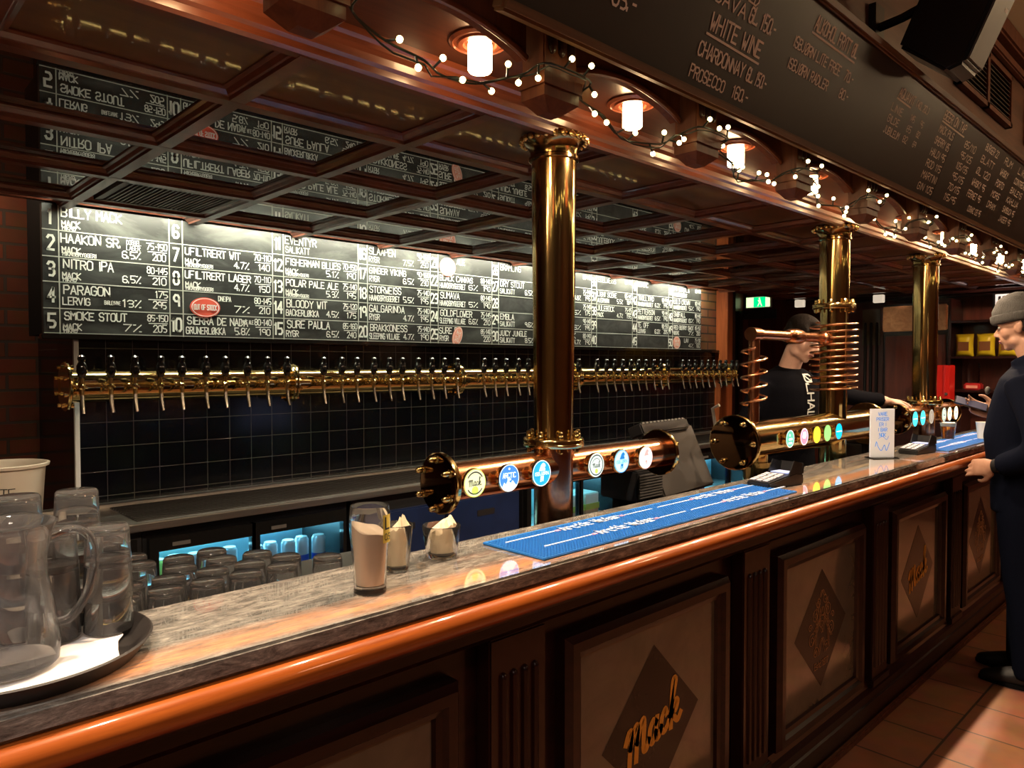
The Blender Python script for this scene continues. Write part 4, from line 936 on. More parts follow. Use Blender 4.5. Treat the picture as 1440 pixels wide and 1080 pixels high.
MB().tube([(2.80, 1.47, 0), (2.80, 1.47, 1.16)], .05, 28).lathe([(.064, -.01), (.064, .01)], (2.80, 1.47, 1.12), n=28).build('support_leg', 'brass', t2)
MB().tube([(2.64, 1.56, 1.27), (2.64, 1.575, 1.35), (2.64, 1.545, 1.365)], .007, 8).build('hook', 'steel', t2)
# third post
t3 = thing('beer_tower', 'brass post with a short tap arm of cyan and white badges, third along the bar', 'beer tower', (4.885, 1.47, 0), 'brass beer tap posts on the bar')
post_parts(t3, 4.885, 1.47, 1.303, r0=.066, r1=.070)
MB().lathe([(.060, 0), (.060, 1.30)], (4.885, 1.47, 0), n=48).build('post_foot', 'copper', t3)
post_flange(t3, 4.885, 1.47, 1.300, .098, .05)
arm(t3, 4.40, 5.34, 1.47, 1.22, .062, 'copper')
end_disc(t3, 4.40, 1.47, 1.22, .085, -1); end_disc(t3, 5.34, 1.47, 1.22, .085, 1)
for xx, kd in ((4.47, 'cyan'), (4.60, 'cyan'), (4.75, 'dark'), (4.99, 'seal'), (5.10, 'white'), (5.23, 'white')): badge(t3, xx, 1.392, 1.222, .042, kd, 1.15)
# ------------------------------------------------------------------ things on the bar top
ZC = 1.100
def tumbler_prof(rb, rt, h, wall=.0028, base=.012):      # foot at the bottom, rim at the top
    return [(0, 0), (rb - .003, 0), (rb, .004), (rb + (rt - rb) * .35, h * .35), (rt, h - .002), (rt - wall * .5, h), (rt - wall, h - .002), (rb + (rt - rb) * .35 - wall, h * .35), (rb - wall, base), (0, base - .002)]
def flip(prof, h): return [(r, h - z) for r, z in prof]
def glass_thing(x, y, z, prof, label, group=None, name='tumbler', n=36):
    t = thing(name, label, 'glass', (x, y, z), group)
    o = MB().lathe(prof, (x, y, z), n=n, cap=False).build('glass_wall', 'glass', t, smooth=60)
    return t
TP = flip(tumbler_prof(.031, .036, .115), .115)
# glasses upside down on the draining cabinet
GP = [(0.493, 1.707), (0.487, 1.631), (0.563, 1.625), (0.539, 1.544), (0.495, 1.482), (0.466, 1.412), (0.419, 1.483), (0.390, 1.412), (0.638, 1.635), (0.627, 1.554), (0.579, 1.479), (0.542, 1.412), (0.702, 1.544), (0.736, 1.476), (0.656, 1.478), (0.618, 1.412), (0.695, 1.412), (0.800, 1.412), (.415, 1.56), (.41, 1.64), (.34, 1.47), (.34, 1.56), (.46, 1.76)]
def rowword(y): return 'row against bar top' if y < 1.43 else ('second row' if y < 1.51 else ('third row' if y < 1.59 else ('fourth row' if y < 1.68 else 'rear row')))
rows = {}
for p in sorted(GP): rows.setdefault(rowword(p[1]), []).append(p)
g0 = None
for rw, ps in rows.items():
    for i, (x, y) in enumerate(ps):
        lb = 'upturned tumbler on the draining cabinet, %s, %s from the tray' % (rw, ORD[i])
        if g0 is None: g0 = t = glass_thing(x, y, 1.0, TP, lb, 'upturned tumblers behind the bar')
        else: t = copy_tree(g0); t.location = (x, y, 1.0); t['label'] = lb
# tray with napkin, jug and stacked glasses
tx0, ty0, tr0 = .205, 1.238, .172
ty_ = thing('serving_tray', 'round dark plastic serving tray holding stacked glasses and a jug', 'tray', (tx0, ty0, ZC))
MB().lathe([(0, .001), (tr0 - .03, .001), (tr0 - .022, .004), (tr0 - .004, .026), (tr0, .028), (tr0 + .003, .026), (tr0 - .016, .001), (tr0 - .02, 0)][::1], (tx0, ty0, ZC), n=72, cap=False).build('dish', 'tray', ty_)
np_ = MB(); n = 40; vs = [(tx0, ty0, ZC + .0065)]; 
for k in range(n):
    a = 2 * PI * k / n; rr = .122 + .020 * abs(math.sin(2 * a + .7)) + rnd.uniform(-.005, .005)
    vs.append((tx0 + rr * math.cos(a), ty0 + rr * math.sin(a), ZC + .0055 + rnd.uniform(0, .003)))
np_.add(vs, [(0, k + 1, (k + 1) % n + 1) for k in range(n)])
np_.add([(v[0], v[1], v[2] - .0015) for v in vs], [(0, (k + 1) % n + 1, k + 1) for k in range(n)])
tag(np_.build('paper_napkin', 'paper', smooth=60), 'white paper napkin spread flat on the round tray', 'napkin')
jx, jy, jz = .188, 1.205, ZC + .010
jug = thing('glass_jug', 'large clear glass jug with a handle on the round tray', 'jug', (jx, jy, jz))
jp = [(0, 0), (.056, 0), (.062, .006), (.064, .03), (.058, .08), (.050, .125), (.049, .15), (.056, .185), (.062, .20)]
MB().lathe(jp + [(.0605, .2015), (.0590, .2)] + [(r - .0035, z) for r, z in jp[::-1][1:-2]] + [(.056, .012), (0, .010)], (jx, jy, jz), n=56, cap=False).build('jug_wall', 'glass_worn', jug, smooth=60)
ha = Vector((.72, -.05, 0)).normalized()
MB().tube(smooth_line([Vector((jx, jy, jz)) + ha * a + UZ * b for a, b in ((.050, .175), (.078, .182), (.102, .168), (.108, .13), (.098, .085), (.078, .055), (.060, .05))], 6), (.0085, .006), 14, hint=(0, 1, 0)).build('handle', 'glass_worn', jug, smooth=60)
gw = None
def stack(x, y, n, where):
    global gw
    for i in range(n):
        lb = 'stacked tumbler on the tray, %s, %s' % (where, ('bottom one', 'second from the bottom', 'top one')[i] if n == 3 else ('bottom one', 'top one')[i])
        z = ZC + .0105 + i * .050
        if gw is None:
            gw = t = thing('tumbler', lb, 'glass', (x, y, z), 'stacked tumblers on the tray'); MB().lathe(TP, (x, y, z), n=36, cap=False).build('glass_wall', 'glass_worn', t, smooth=60)
        else: t = copy_tree(gw); t.location = (x, y, z); t['label'] = lb
stack(.333, 1.272, 2, 'stack at the tray edge')
stack(.308, 1.346, 3, 'rear stack nearer the open bar top')
stack(.228, 1.352, 3, 'rear stack behind the jug')
stack(.262, 1.288, 2, 'stack right behind the jug handle')
# pint glass with beige paper, and two napkin glasses
px_, py_ = .753, 1.172
pint = thing('pint_glass', 'tall clear half-litre glass with a yellow corner label on the bar top', 'glass', (px_, py_, ZC))
pp = [(0, 0), (.029, 0), (.031, .003), (.030, .012), (.031, .04), (.034, .08), (.0375, .115), (.0385, .140), (.0365, .163), (.0358, .165), (.0350, .163), (.0365, .140), (.0355, .115), (.032, .08), (.029, .04), (.028, .016), (0, .014)]
MB().lathe(pp, (px_, py_, ZC), n=48, cap=False).build('glass_wall', 'glass', pint, smooth=60)
fill = MB(); n = 40; rr = [(.0262, .0175), (.0275, .04), (.0305, .08), (.0336, .108)]
vs = []
for r_, z in rr:
    for k in range(n): vs.append((px_ + r_ * math.cos(2 * PI * k / n), py_ + r_ * math.sin(2 * PI * k / n), ZC + z))
for k in range(n):
    a = 2 * PI * k / n; vs.append((px_ + .0342 * math.cos(a), py_ + .0342 * math.sin(a), ZC + .119 + .013 * math.cos(a - 2.4) + .004 * math.sin(3 * a)))
fs = [(i * n + k, i * n + (k + 1) % n, (i + 1) * n + (k + 1) % n, (i + 1) * n + k) for i in range(4) for k in range(n)] + [tuple(range(n - 1, -1, -1)), tuple(4 * n + k for k in range(n))]
fill.add(vs, fs); tag(fill.build('paper_roll', 'pint_paper', smooth=50), 'beige paper packed inside the tall half-litre glass', 'paper')
lb = MB(); a0 = -1.47
q = lambda u, v: Vector((px_ + (.0383 + .0006) * math.cos(a0 + u / .0383), py_ + (.0383 + .0006) * math.sin(a0 + u / .0383), ZC + v))
for i in range(6):
    u0, u1 = .022 * i / 6, .022 * (i + 1) / 6; lb.add([q(u0, .098), q(u1, .098), q(u1, .150), q(u0, .150)], [(0, 1, 2, 3)])
ll = lb.build('corner_label', 'yellow_paper', pint, smooth=60); ll['label'] = 'yellow paper label reading L 0,5'
lt = MB(); q2 = lambda u, v: q(u, v) + Vector((px_ - px_, 0, 0)) + (q(u, v) - Vector((px_, py_, ZC + v))).normalized() * .0006
write(lt, 'L', q2, .006, .124, .021, .0034, .5); write(lt, '0,5', q2, .004, .104, .011, .0017, .5); lt.build('label_lettering', 'ink', ll, smooth=0)
def napkin_glass(x, y, rb, rt, h, label, nl):
    t = glass_thing(x, y, ZC, tumbler_prof(rb, rt, h, .003, .012), label, 'napkin glasses on the bar top', 'candle_glass', 40)
    m = MB(); n = 26; lv = 7; vs = []
    for i in range(lv):
        f = i / (lv - 1); R_ = (rb + (rt - rb) * f) * .72
        for k in range(n):
            a = 2 * PI * k / n; r_ = R_ * (1 + (.20 * abs(math.sin(1.5 * a + 1.1 * i)) - .10 + .10 * math.sin(5 * a + 2 * i)) * (.4 + f) * .8 + rnd.uniform(-.05, .05)) * (1 if i < lv - 1 else .62)
            z = .014 + (h * .80) * f + (.34 * h * f * f) * (math.sin(a + 2.4) * .6 + .15 + rnd.uniform(-.2, .2))
            vs.append((x + r_ * math.cos(a), y + r_ * math.sin(a), ZC + z))
    fs = [(i * n + k, i * n + (k + 1) % n, (i + 1) * n + (k + 1) % n, (i + 1) * n + k) for i in range(lv - 1) for k in range(n)] + [tuple(range(n - 1, -1, -1)), tuple((lv - 1) * n + k for k in range(n))]
    tag(MB().add(vs, fs).build('crumpled_napkin', 'napkin', smooth=22), nl, 'napkin', 'crumpled napkins in glasses')
napkin_glass(.872, 1.258, .026, .035, .098, 'clear glass holding a napkin, partly behind the tall half-litre glass', 'crumpled beige napkin in the glass behind the tall half-litre glass')
napkin_glass(1.006, 1.276, .034, .043, .073, 'low wide clear glass holding a crumpled napkin before the blue bar mat', 'crumpled beige napkin in the low wide glass before the blue mat')

# blue rubber bar mats
def bar_mat(x0, x1, label):
    y0, y1 = 1.094, 1.298; t = thing('bar_mat', label, 'bar mat', (x0, y0, ZC), 'blue bar mats')
    MB().box(x0, x1, y0, y1, ZC, ZC + .006).build('base', 'mat_blue', t, bevel=.002)
    m = MB(); nx, ny = int((x1 - x0) / .0102), 19
    for i in range(nx):
        for j in range(ny):
            x, y = x0 + .008 + i * (x1 - x0 - .016) / nx, y0 + .008 + j * .0099; s_ = .0026
            m.add([(x - s_, y - s_, ZC + .0061), (x + s_, y - s_, ZC + .0061), (x + s_, y + s_, ZC + .0061), (x - s_, y + s_, ZC + .0061), (x - s_ * .7, y - s_ * .7, ZC + .009), (x + s_ * .7, y - s_ * .7, ZC + .009), (x + s_ * .7, y + s_ * .7, ZC + .009), (x - s_ * .7, y + s_ * .7, ZC + .009)],
                  [(4, 5, 6, 7), (0, 1, 5, 4), (1, 2, 6, 5), (2, 3, 7, 6), (3, 0, 4, 7)])
    m.build('rubber_studs', 'mat_blue', t, smooth=0)
    w_ = MB(); p_ = planar((0, 0, ZC + .0094), UX, UY); pk = MB(); half = (x1 - x0) / 2
    for k in range(2):
        for yy in (y0 + .052, y0 + .140):
            xs = x0 + .03 + k * half + (.04 if yy < y0 + .1 else 0)
            w_.box(xs, xs + .17, yy + .010, yy + .016, ZC + .006, ZC + .0094); pk.box(xs + .175, xs + .188, yy + .008, yy + .019, ZC + .006, ZC + .0094)
            e = write(w_, 'Arctic Water', p_, xs + .195, yy, .034, .0062, .5, .235); pk.box(e + .004, e + .017, yy + .008, yy + .019, ZC + .006, ZC + .0094)
            w_.box(e + .022, e + .15, yy + .010, yy + .016, ZC + .006, ZC + .0094)
    w_.build('mat_lettering', 'mat_light', t, smooth=0); pk.build('mat_accent', 'mat_pink', t, smooth=0)
bar_mat(1.146, 2.372, 'blue rubber bar mat with white lettering in front of the nearest brass post')
bar_mat(4.02, 5.246, 'blue rubber bar mat with white lettering in front of the customer in the beanie')

def card_terminal(x, y, rz, label):
    t = thing('card_terminal', label, 'card terminal', (x, y, ZC), 'card terminals on the bar'); Rz = Matrix.Translation((x, y, ZC)) @ Matrix.Rotation(rz, 4, 'Z')
    b = MB().prism([(-.105, 0), (.105, 0), (.105, .038), (.06, .045), (-.105, .022)], (0, .045, 0), (1, 0, 0), (0, 0, 1), .09); b.xf(Rz).build('body', 'black_plastic', t, bevel=.004)
    k = MB()
    for i in range(5):
        for j in range(3): k.prism([(-.095 + i * .021, .0255 + i * .0031), (-.080 + i * .021, .0277 + i * .0031), (-.080 + i * .021, .0307 + i * .0031), (-.095 + i * .021, .0285 + i * .0031)], (0, -.012 + j * .026, 0), (1, 0, 0), (0, 0, 1), .02)
    k.xf(Rz).build('keypad', 'key_grey', t, smooth=0)
    h = MB()
    for s in (-1, 1): h.prism([(.012, .036), (.09, .042), (.10, .075), (.045, .088)], (0, s * .042 + .002, 0), (1, 0, 0), (0, 0, 1), .004)
    h.prism([(.09, .040), (.104, .038), (.108, .07), (.10, .078)], (0, .045, 0), (1, 0, 0), (0, 0, 1), .09)
    h.xf(Rz).build('privacy_shield', 'black_plastic', t, bevel=.001)
    s_ = MB().box(.02, .075, -.034, .034, .0425, .046); s_.xf(Rz).build('display', 'screen_glow', t, smooth=0)
card_terminal(2.46, 1.215, -.12, 'black card terminal on the bar top at the far end of the first blue mat')
card_terminal(3.87, 1.19, -.1, 'black card terminal on the bar top past the standing table sign')

ts = thing('table_sign', 'white standing card sign with handwritten lines on the bar top', 'sign', (3.53, 1.235, ZC))
Rt = Matrix.Translation((3.53, 1.235, ZC)) @ Matrix.Rotation(-.62, 4, 'Z')
MB().box(-.060, .060, -.004, .004, .004, .226).xf(Rt).build('card', 'card_white', ts, bevel=.001); MB().box(-.062, .062, -.035, .035, 0, .004).xf(Rt).build('foot', 'plastic_clear', ts, smooth=0)
lw = MB(); tp = lambda u, v: Rt @ Vector((u, -.0046, v))
for i, s in enumerate(['VÅRE', 'PRISER', 'ER I', 'I BAR', 'NOK']): write(lw, s.replace('Å', 'A'), tp, 0, .195 - i * .024, .015, .0022, .6, None, .05, 'c')
ribbon(lw, [(q_.x, q_.y) for q_ in smooth_line([(-.035, .055), (-.03, .075), (-.02, .05), (-.005, .035), (.01, .06), (.02, .035), (.035, .07)], 5)], tp, .003); ribbon(lw, [(q_.x, q_.y) for q_ in smooth_line([(-.02, .09), (0, .1), (.02, .085), (.03, .1)], 5)], tp, .002)
lw.build('handwriting', 'badge_blue_print', ts, smooth=0)

cu = thing('plastic_cup', 'clear plastic cup of beer with foam on the bar by the customer', 'cup', (4.64, 1.27, ZC))
cpf = [(0, 0), (.030, 0), (.0415, .098), (.043, .1), (.0415, .101), (.0402, .098), (.029, .003), (0, .002)]
MB().lathe(cpf, (4.64, 1.27, ZC), n=36, cap=False).build('cup_wall', 'plastic_clear', cu, smooth=60)
MB().lathe([(0, .004), (.0285, .004), (.0375, .078), (0, .078)], (4.64, 1.27, ZC), n=36, cap=False).build('beer', 'beer', cu); MB().lathe([(0, .0785), (.0376, .0785), (.0395, .097), (.03, .100), (0, .101)], (4.64, 1.27, ZC), n=36, cap=False).build('foam', 'foam', cu)
cu = thing('paper_cup', 'small white paper cup standing on the bar mat beside the customer', 'cup', (4.78, 1.13, ZC))
MB().lathe([(0, 0), (.028, 0), (.038, .09), (.0395, .093), (.0375, .093), (.027, .004), (0, .003)], (4.78, 1.13, ZC + .0095), n=30, cap=False).build('cup_wall', 'foam', cu)

# till screen and printer behind the bar
po = thing('till_screen', 'dark till screen seen from behind, leaning between the two tap arms', 'till', (2.5, 1.62, .0))
Rp = Matrix.Translation((2.50, 1.66, 1.16)) @ Matrix.Rotation(.10, 4, 'Z') @ Matrix.Rotation(-.42, 4, 'X')
MB().box(-.205, .215, -.012, .012, -.15, .12).xf(Rp).build('screen_back', 'pos_back', po, bevel=.006)
MB().box(-.22, .16, -.03, .035, .10, .145).xf(Rp).build('top_bar', 'black_plastic', po, bevel=.006)
mb = MB()
for i in range(12): mb.box(-.205 + i * .029, -.188 + i * .029, -.031, .036, .142, .147)
mb.xf(Rp).build('vent_ribs', 'grey_plastic', po, smooth=0)
MB().box(-.19, .20, .012, .015, -.13, .10).xf(Rp).build('display', 'screen_glow', po, smooth=0)
MB().box(2.44, 2.54, 1.66, 1.76, .0, 1.08).build('stand', 'black_plastic', po, bevel=.005)
pr = thing('receipt_printer', 'black ribbed receipt printer on a stand beside the till screen', 'printer', (2.2, 1.62, 0))
MB().box(2.15, 2.25, 1.56, 1.70, 0, 1.04).build('stand', 'black_matte', pr, smooth=0)
MB().prism([(-.13, .0), (.16, -.02), (.19, .02), (.19, .035), (.0, .045), (-.10, .03)], (2.06, 1.68, 1.155), (1, 0, 0), (0, 0, 1), .11).build('arm', 'black_plastic', pr, bevel=.006)
pb = MB().box(2.10, 2.26, 1.55, 1.72, 1.04, 1.15).build('body', 'black_plastic', pr, bevel=.006)
mb = MB()
for i in range(9): mb.box(2.11, 2.25, 1.546, 1.551, 1.05 + i * .010, 1.055 + i * .010)
mb.build('ribs', 'grey_plastic', pb, smooth=0)
kd = thing('cash_till', 'dark steel cash drawer unit standing behind the second tap tower', 'till drawer', (4.15, 1.6, 0))
MB().box(4.06, 4.30, 1.50, 1.76, 0, 1.14).build('body', 'black_plastic', kd, bevel=.006); MB().box(4.05, 4.30, 1.48, 1.74, 1.14, 1.17).build('lid', 'grey_plastic', kd, bevel=.004); MB().box(4.04, 4.06, 1.52, 1.74, .98, 1.10).build('drawer', 'steel_dark', kd, bevel=.003)

# ------------------------------------------------------------------ far end of the room
MB_ = MB
ex = thing('exit_sign', 'lit green and white emergency exit sign high by the rear doorway', 'exit sign', (7.70, 4.02, 2.2))
MB().box(7.68, 7.72, 3.87, 4.17, 2.16, 2.29).build('housing', 'white', ex, bevel=.004)
MB().box(7.676, 7.68, 3.88, 4.16, 2.17, 2.28).build('light_panel', 'sign_white', ex, smooth=0)
g = MB().box(7.673, 7.676, 3.93, 4.07, 2.17, 2.28); g.build('green_field', 'sign_green', ex, smooth=0)
fg = MB(); fp = planar((7.6725, 4.0, 2.225), (0, -1, 0), UZ)
fg.add([fp(-.02, .02), fp(.012, .03), fp(.02, -.01), fp(.035, -.045), fp(.022, -.045), fp(.005, -.012), fp(-.012, -.045), fp(-.025, -.045), fp(-.005, -.005)], [tuple(range(9))]); disc(fg, fp(.0, .04), .010, (0, -1, 0), UZ, 10)
fg.build('running_figure', 'sign_white', ex, smooth=0)
cp = thing('chalk_strip', 'narrow chalk-lettered strip hanging under the exit sign', 'sign', (7.55, 4.0, 2.0)); MB().box(7.56, 7.58, 3.75, 4.15, 2.03, 2.13).build('strip', 'slate_smudge', cp, smooth=0)
fpi = thing('fluted_pilaster', 'tall pale-topped fluted wooden pilaster on the far wall', 'pilaster', (7.75, 2.82, 0))
MB().box(7.72, 7.8, 2.70, 2.93, 0, 2.10).build('shaft', 'wood_far', fpi, bevel=.004); MB().box(7.712, 7.72, 2.73, 2.90, 1.72, 2.08).build('head_block', 'marble', fpi, smooth=0)
mb = MB()
for i in range(3): mb.tube([(7.714, 2.76 + i * .055, .3), (7.714, 2.76 + i * .055, 1.93)], .014, 10); mb.ell((7.714, 2.76 + i * .055, 1.93), (.014, .014, .02), 10, 6)
mb.build('fluting', 'ink', fpi)
wc = thing('wall_cabinet', 'tall reddish wooden cabinet with copper hood beside the fluted pilaster', 'cabinet', (7.6, 2.35, 0))
MB().box(7.5, 7.8, 2.06, 2.62, 0, 2.1).build('carcass', 'wood', wc, bevel=.004)
for a, b in ((2.08, 2.33), (2.35, 2.60)): MB().box(7.485, 7.50, a, b, 1.0, 1.80).build('door', 'wood_far', wc, bevel=.005)
MB().box(7.46, 7.5, 2.06, 2.62, 1.84, 2.08).build('hood', 'copper', wc, bevel=.01)
sh = thing('wall_shelf', 'dark wooden wall shelving with snacks at the far end of the bar', 'shelf', (7.6, 1.4, 0))
for z in (.9, 1.30, 1.60, 1.92): MB().box(7.42, 7.8, .75, 2.02, z - .02, z).build('shelf_board', 'wood', sh, smooth=0)
for y in (.73, 2.04): MB().box(7.42, 7.8, y - .02, y + .0, 0, 2.12).build('side_panel', 'wood', sh, smooth=0)
MB().box(7.78, 7.8, .75, 2.02, 0, 2.12).build('back_panel', 'wood_far', sh, smooth=0); MB().box(7.42, 7.78, .75, 2.02, 0, .88).build('cupboard', 'wood', sh, smooth=0)
def chips(y, z, label):
    t = thing('chips_bag', label, 'chips bag', (7.5, y, z), 'chips bags on the shelf'); m = MB(); nx, nz = 8, 10; vs = []
    for s in (1, -1):
        for j in range(nz + 1):
            for i in range(nx + 1):
                u, v = i / nx * 2 - 1, j / nz * 2 - 1; b = .045 * (1 - u ** 4) * (1 - v ** 6) + .001
                vs.append((7.5 - s * b, y + u * .072 * (1 - .06 * (1 - v * v)), z + (v + 1) * .10))
    w1 = nx + 1; n1 = w1 * (nz + 1); fs = []
    for j in range(nz):
        for i in range(nx):
            a = j * w1 + i; fs += [(a, a + 1, a + w1 + 1, a + w1), (n1 + a, n1 + a + w1, n1 + a + w1 + 1, n1 + a + 1)]
    rim = [i for i in range(w1)] + [j * w1 + nx for j in range(1, nz + 1)] + [nz * w1 + i for i in range(nx - 1, -1, -1)] + [j * w1 for j in range(nz - 1, 0, -1)]
    for a, b in zip(rim, rim[1:] + rim[:1]): fs.append((a, n1 + a, n1 + b, b))
    m.add(vs, fs).build('bag', 'chips_yellow', t, smooth=60)
    l = MB(); P_ = [(7.5 - .047 * (1 - (u ** 4)), y + u * .072, z + zz) for u, zz in ((-.6, .05), (.6, .05), (.6, .13), (-.6, .13))]
    l.add([(7.452, p[1], p[2]) for p in P_], [(0, 1, 2, 3)]).build('bag_label', 'chips_label', t, smooth=0)
for i in range(5): chips(1.93 - i * .165, 1.60, 'yellow chips bag standing on the lit shelf, %s from the red cabinet' % ORD[i])
for i in range(4):
    y = 1.50 - i * .17; t = thing('snack_pack', 'red snack pack on the lower shelf, %s from the red cabinet' % ORD[i + 1], 'snack pack', (7.55, y, 1.30), 'red packs on the lower shelf')
    MB().box(7.48, 7.58, y - .07, y + .07, 1.30, 1.40 + (.03 if i == 2 else 0)).build('pack', 'red_pack', t, bevel=.01); MB().box(7.4785, 7.48, y - .05, y + .05, 1.33, 1.37).build('pack_label', 'sign_pale', t, smooth=0)
t = thing('snack_pack', 'flat red snack pack on the lower shelf, nearest the red cabinet', 'snack pack', (7.55, 1.86, 1.30), 'red packs on the lower shelf'); MB().box(7.48, 7.6, 1.80, 1.93, 1.30, 1.36).build('pack', 'red_pack', t, bevel=.01); MB().box(7.4785, 7.48, 1.82, 1.91, 1.315, 1.34).build('pack_label', 'sign_pale', t, smooth=0)
gl = thing('cup_stack', 'stack of clear cups on the lower shelf above the flat red pack', 'cups', (7.62, 1.86, 1.36)); MB().lathe([(.045, 0)] + [(.045 + (.006 if i % 2 else 0), .02 * i + .01) for i in range(8)] + [(.04, .18)], (7.54, 1.865, 1.361), n=20).build('cups', 'plastic_clear', gl)
rb = thing('red_box', 'bright red box on the counter beside the shelving', 'box', (7.3, 2.0, .95)); MB().box(7.15, 7.3, 1.95, 2.12, 1.20, 1.52).build('box', 'red_box', rb, bevel=.004); MB().box(7.145, 7.15, 1.985, 2.0, 1.20, 1.52).build('edge_stripe', 'red_pack', rb, smooth=0); MB().lathe([(.012, 0), (.012, .01)], (7.15, 1.975, 1.27), (-1, 0, 0), 12).build('lock', 'steel', rb)
rs = thing('side_counter', 'dark wooden counter at the far end carrying the red box', 'counter', (7.2, 2.1, 0)); MB().box(7.1, 7.40, 1.85, 2.62, 0, 1.17).build('body', 'wood', rs, smooth=0); MB().box(7.08, 7.41, 1.83, 2.64, 1.17, 1.20).build('top', 'wood_corbel', rs, bevel=.004)
pc_ = thing('picture', 'white framed notice with drawings standing on the top shelf', 'picture', (7.6, 1.62, 1.92)); MB().box(7.50, 7.52, 1.37, 1.72, 1.92, 2.15).build('frame', 'black_matte', pc_, bevel=.003); MB().box(7.497, 7.50, 1.385, 1.70, 1.935, 2.14).build('sheet', 'picture_white', pc_, smooth=0)
pm = MB(); ppn = planar((7.4965, 1.70, 1.935), (0, -1, 0), UZ); write(pm, 'ØLBAR', ppn, .03, .08, .04, .006, .6); write(pm, 'DRIKKE', ppn, .05, .02, .035, .005, .6); pm.build('print', 'can_blue', pc_, smooth=0)
pq = MB(); 
for i in range(9): pq.add([ppn(.02 + i * .03, .15), ppn(.042 + i * .03, .15 + .01 * (i % 3)), ppn(.04 + i * .03, .19), ppn(.022 + i * .03, .185)], [(0, 1, 2, 3)])
pq.build('print', 'ink', pc_, smooth=0)
for i, yy in enumerate((3.3, 2.55)):
    e = thing('emergency_light', 'small white square emergency light under the canopy far end, %s' % ('nearer the exit sign' if i == 0 else 'beside the second brass post'), 'light', (7.2, yy, 2.14), 'small canopy lights'); MB().box(7.14, 7.19, yy - .045, yy + .045, 2.10, 2.172).build('body', 'small_light', e, bevel=.004)
yl = thing('cloth_bundle', 'yellow-green cloth bundle on the bar behind the phone', 'cloth', (5.5, 1.22, ZC)); 
mb = MB(); mb.ell((5.50, 1.22, ZC + .085), (.06, .055, .085), 16, 10)
for i in range(6): mb.ell((5.50 + .045 * math.cos(i * 1.05), 1.22 + .04 * math.sin(i * 1.05), ZC + .13 + .03 * (i % 2)), (.035, .03, .04), 12, 8)
mb.build('cloth', 'chips_yellow', yl)
# ------------------------------------------------------------------ people
def fuse(mb, voxel, it=6, fac=.5):
    me = bpy.data.meshes.new('tmp'); bm = bmesh.new(); bv = [bm.verts.new(a) for a in mb.v]
    for f in mb.f:
        if len(set(f)) == len(f):
            try: bm.faces.new([bv[i] for i in f])
            except ValueError: pass
    bmesh.ops.recalc_face_normals(bm, faces=bm.faces); bm.to_mesh(me); bm.free()
    o = bpy.data.objects.new('tmp', me); C.objects.link(o)
    r = o.modifiers.new('r', 'REMESH'); r.mode = 'VOXEL'; r.voxel_size = voxel; r.adaptivity = 0
    s = o.modifiers.new('s', 'SMOOTH'); s.factor = fac; s.iterations = it
    dg = bpy.context.evaluated_depsgraph_get(); e = o.evaluated_get(dg); m2 = bpy.data.meshes.new_from_object(e)
    out = MB(); out.v = [v.co.copy() for v in m2.vertices]; out.f = [tuple(p.vertices) for p in m2.polygons]
    bpy.data.objects.remove(o); bpy.data.meshes.remove(me); bpy.data.meshes.remove(m2)
    return out
def hand(mb, wpos, d, n, thumb, curls, k=1.0, fine=True):
    """palm from the wrist along d, palm side facing n, thumb on side +1/-1 of d x n"""
    wpos, d = Vector(wpos), Vector(d).normalized(); n = Vector(n); n = (n - d * n.dot(d)).normalized(); s = d.cross(n) * thumb
    P = lambda a, b, c: wpos + d * a * k + s * b * k + n * c * k
    mb.tube([P(-.02, 0, 0), P(.012, 0, 0), P(.045, .002, 0), (P(.085, .002, .002)), P(.098, .0, .004)], [(.027 * k, .020 * k), (.030 * k, .019 * k), (.040 * k, .017 * k), (.041 * k, .014 * k), (.034 * k, .010 * k)], 16, hint=s)
    for i, (off, ln_, cu) in enumerate(zip((.031, .0105, -.010, -.029), (.074, .083, .077, .060), curls)):
        p = P(.088 - .004 * abs(i - 1), off, .002); dirv = d + s * (off * 1.6); dirv.normalize(); pts = [p - d * .012 * k, p]; a = 0
        for j, fr in enumerate((.46, .30, .24)):
            a += cu * (.8, 1.0, .7)[j]; v = dirv * math.cos(a) + n * math.sin(a); p = p + v * ln_ * fr * k; pts.append(p)
        mb.tube(pts, [.0095 * k, .0092 * k, .0086 * k, .0078 * k, .0060 * k], 10); mb.ell(pts[-1], (.0062 * k,) * 3, 8, 6)
    b = P(.022, .026, .008); q1 = P(.052, .052, .020); q2 = P(.078, .058, .032); q3 = P(.098, .052, .040)
    mb.tube([b, q1, q2, q3], [.0155 * k, .0115 * k, .0100 * k, .0075 * k], 10); mb.ell(q3, (.0078 * k,) * 3, 8, 6)
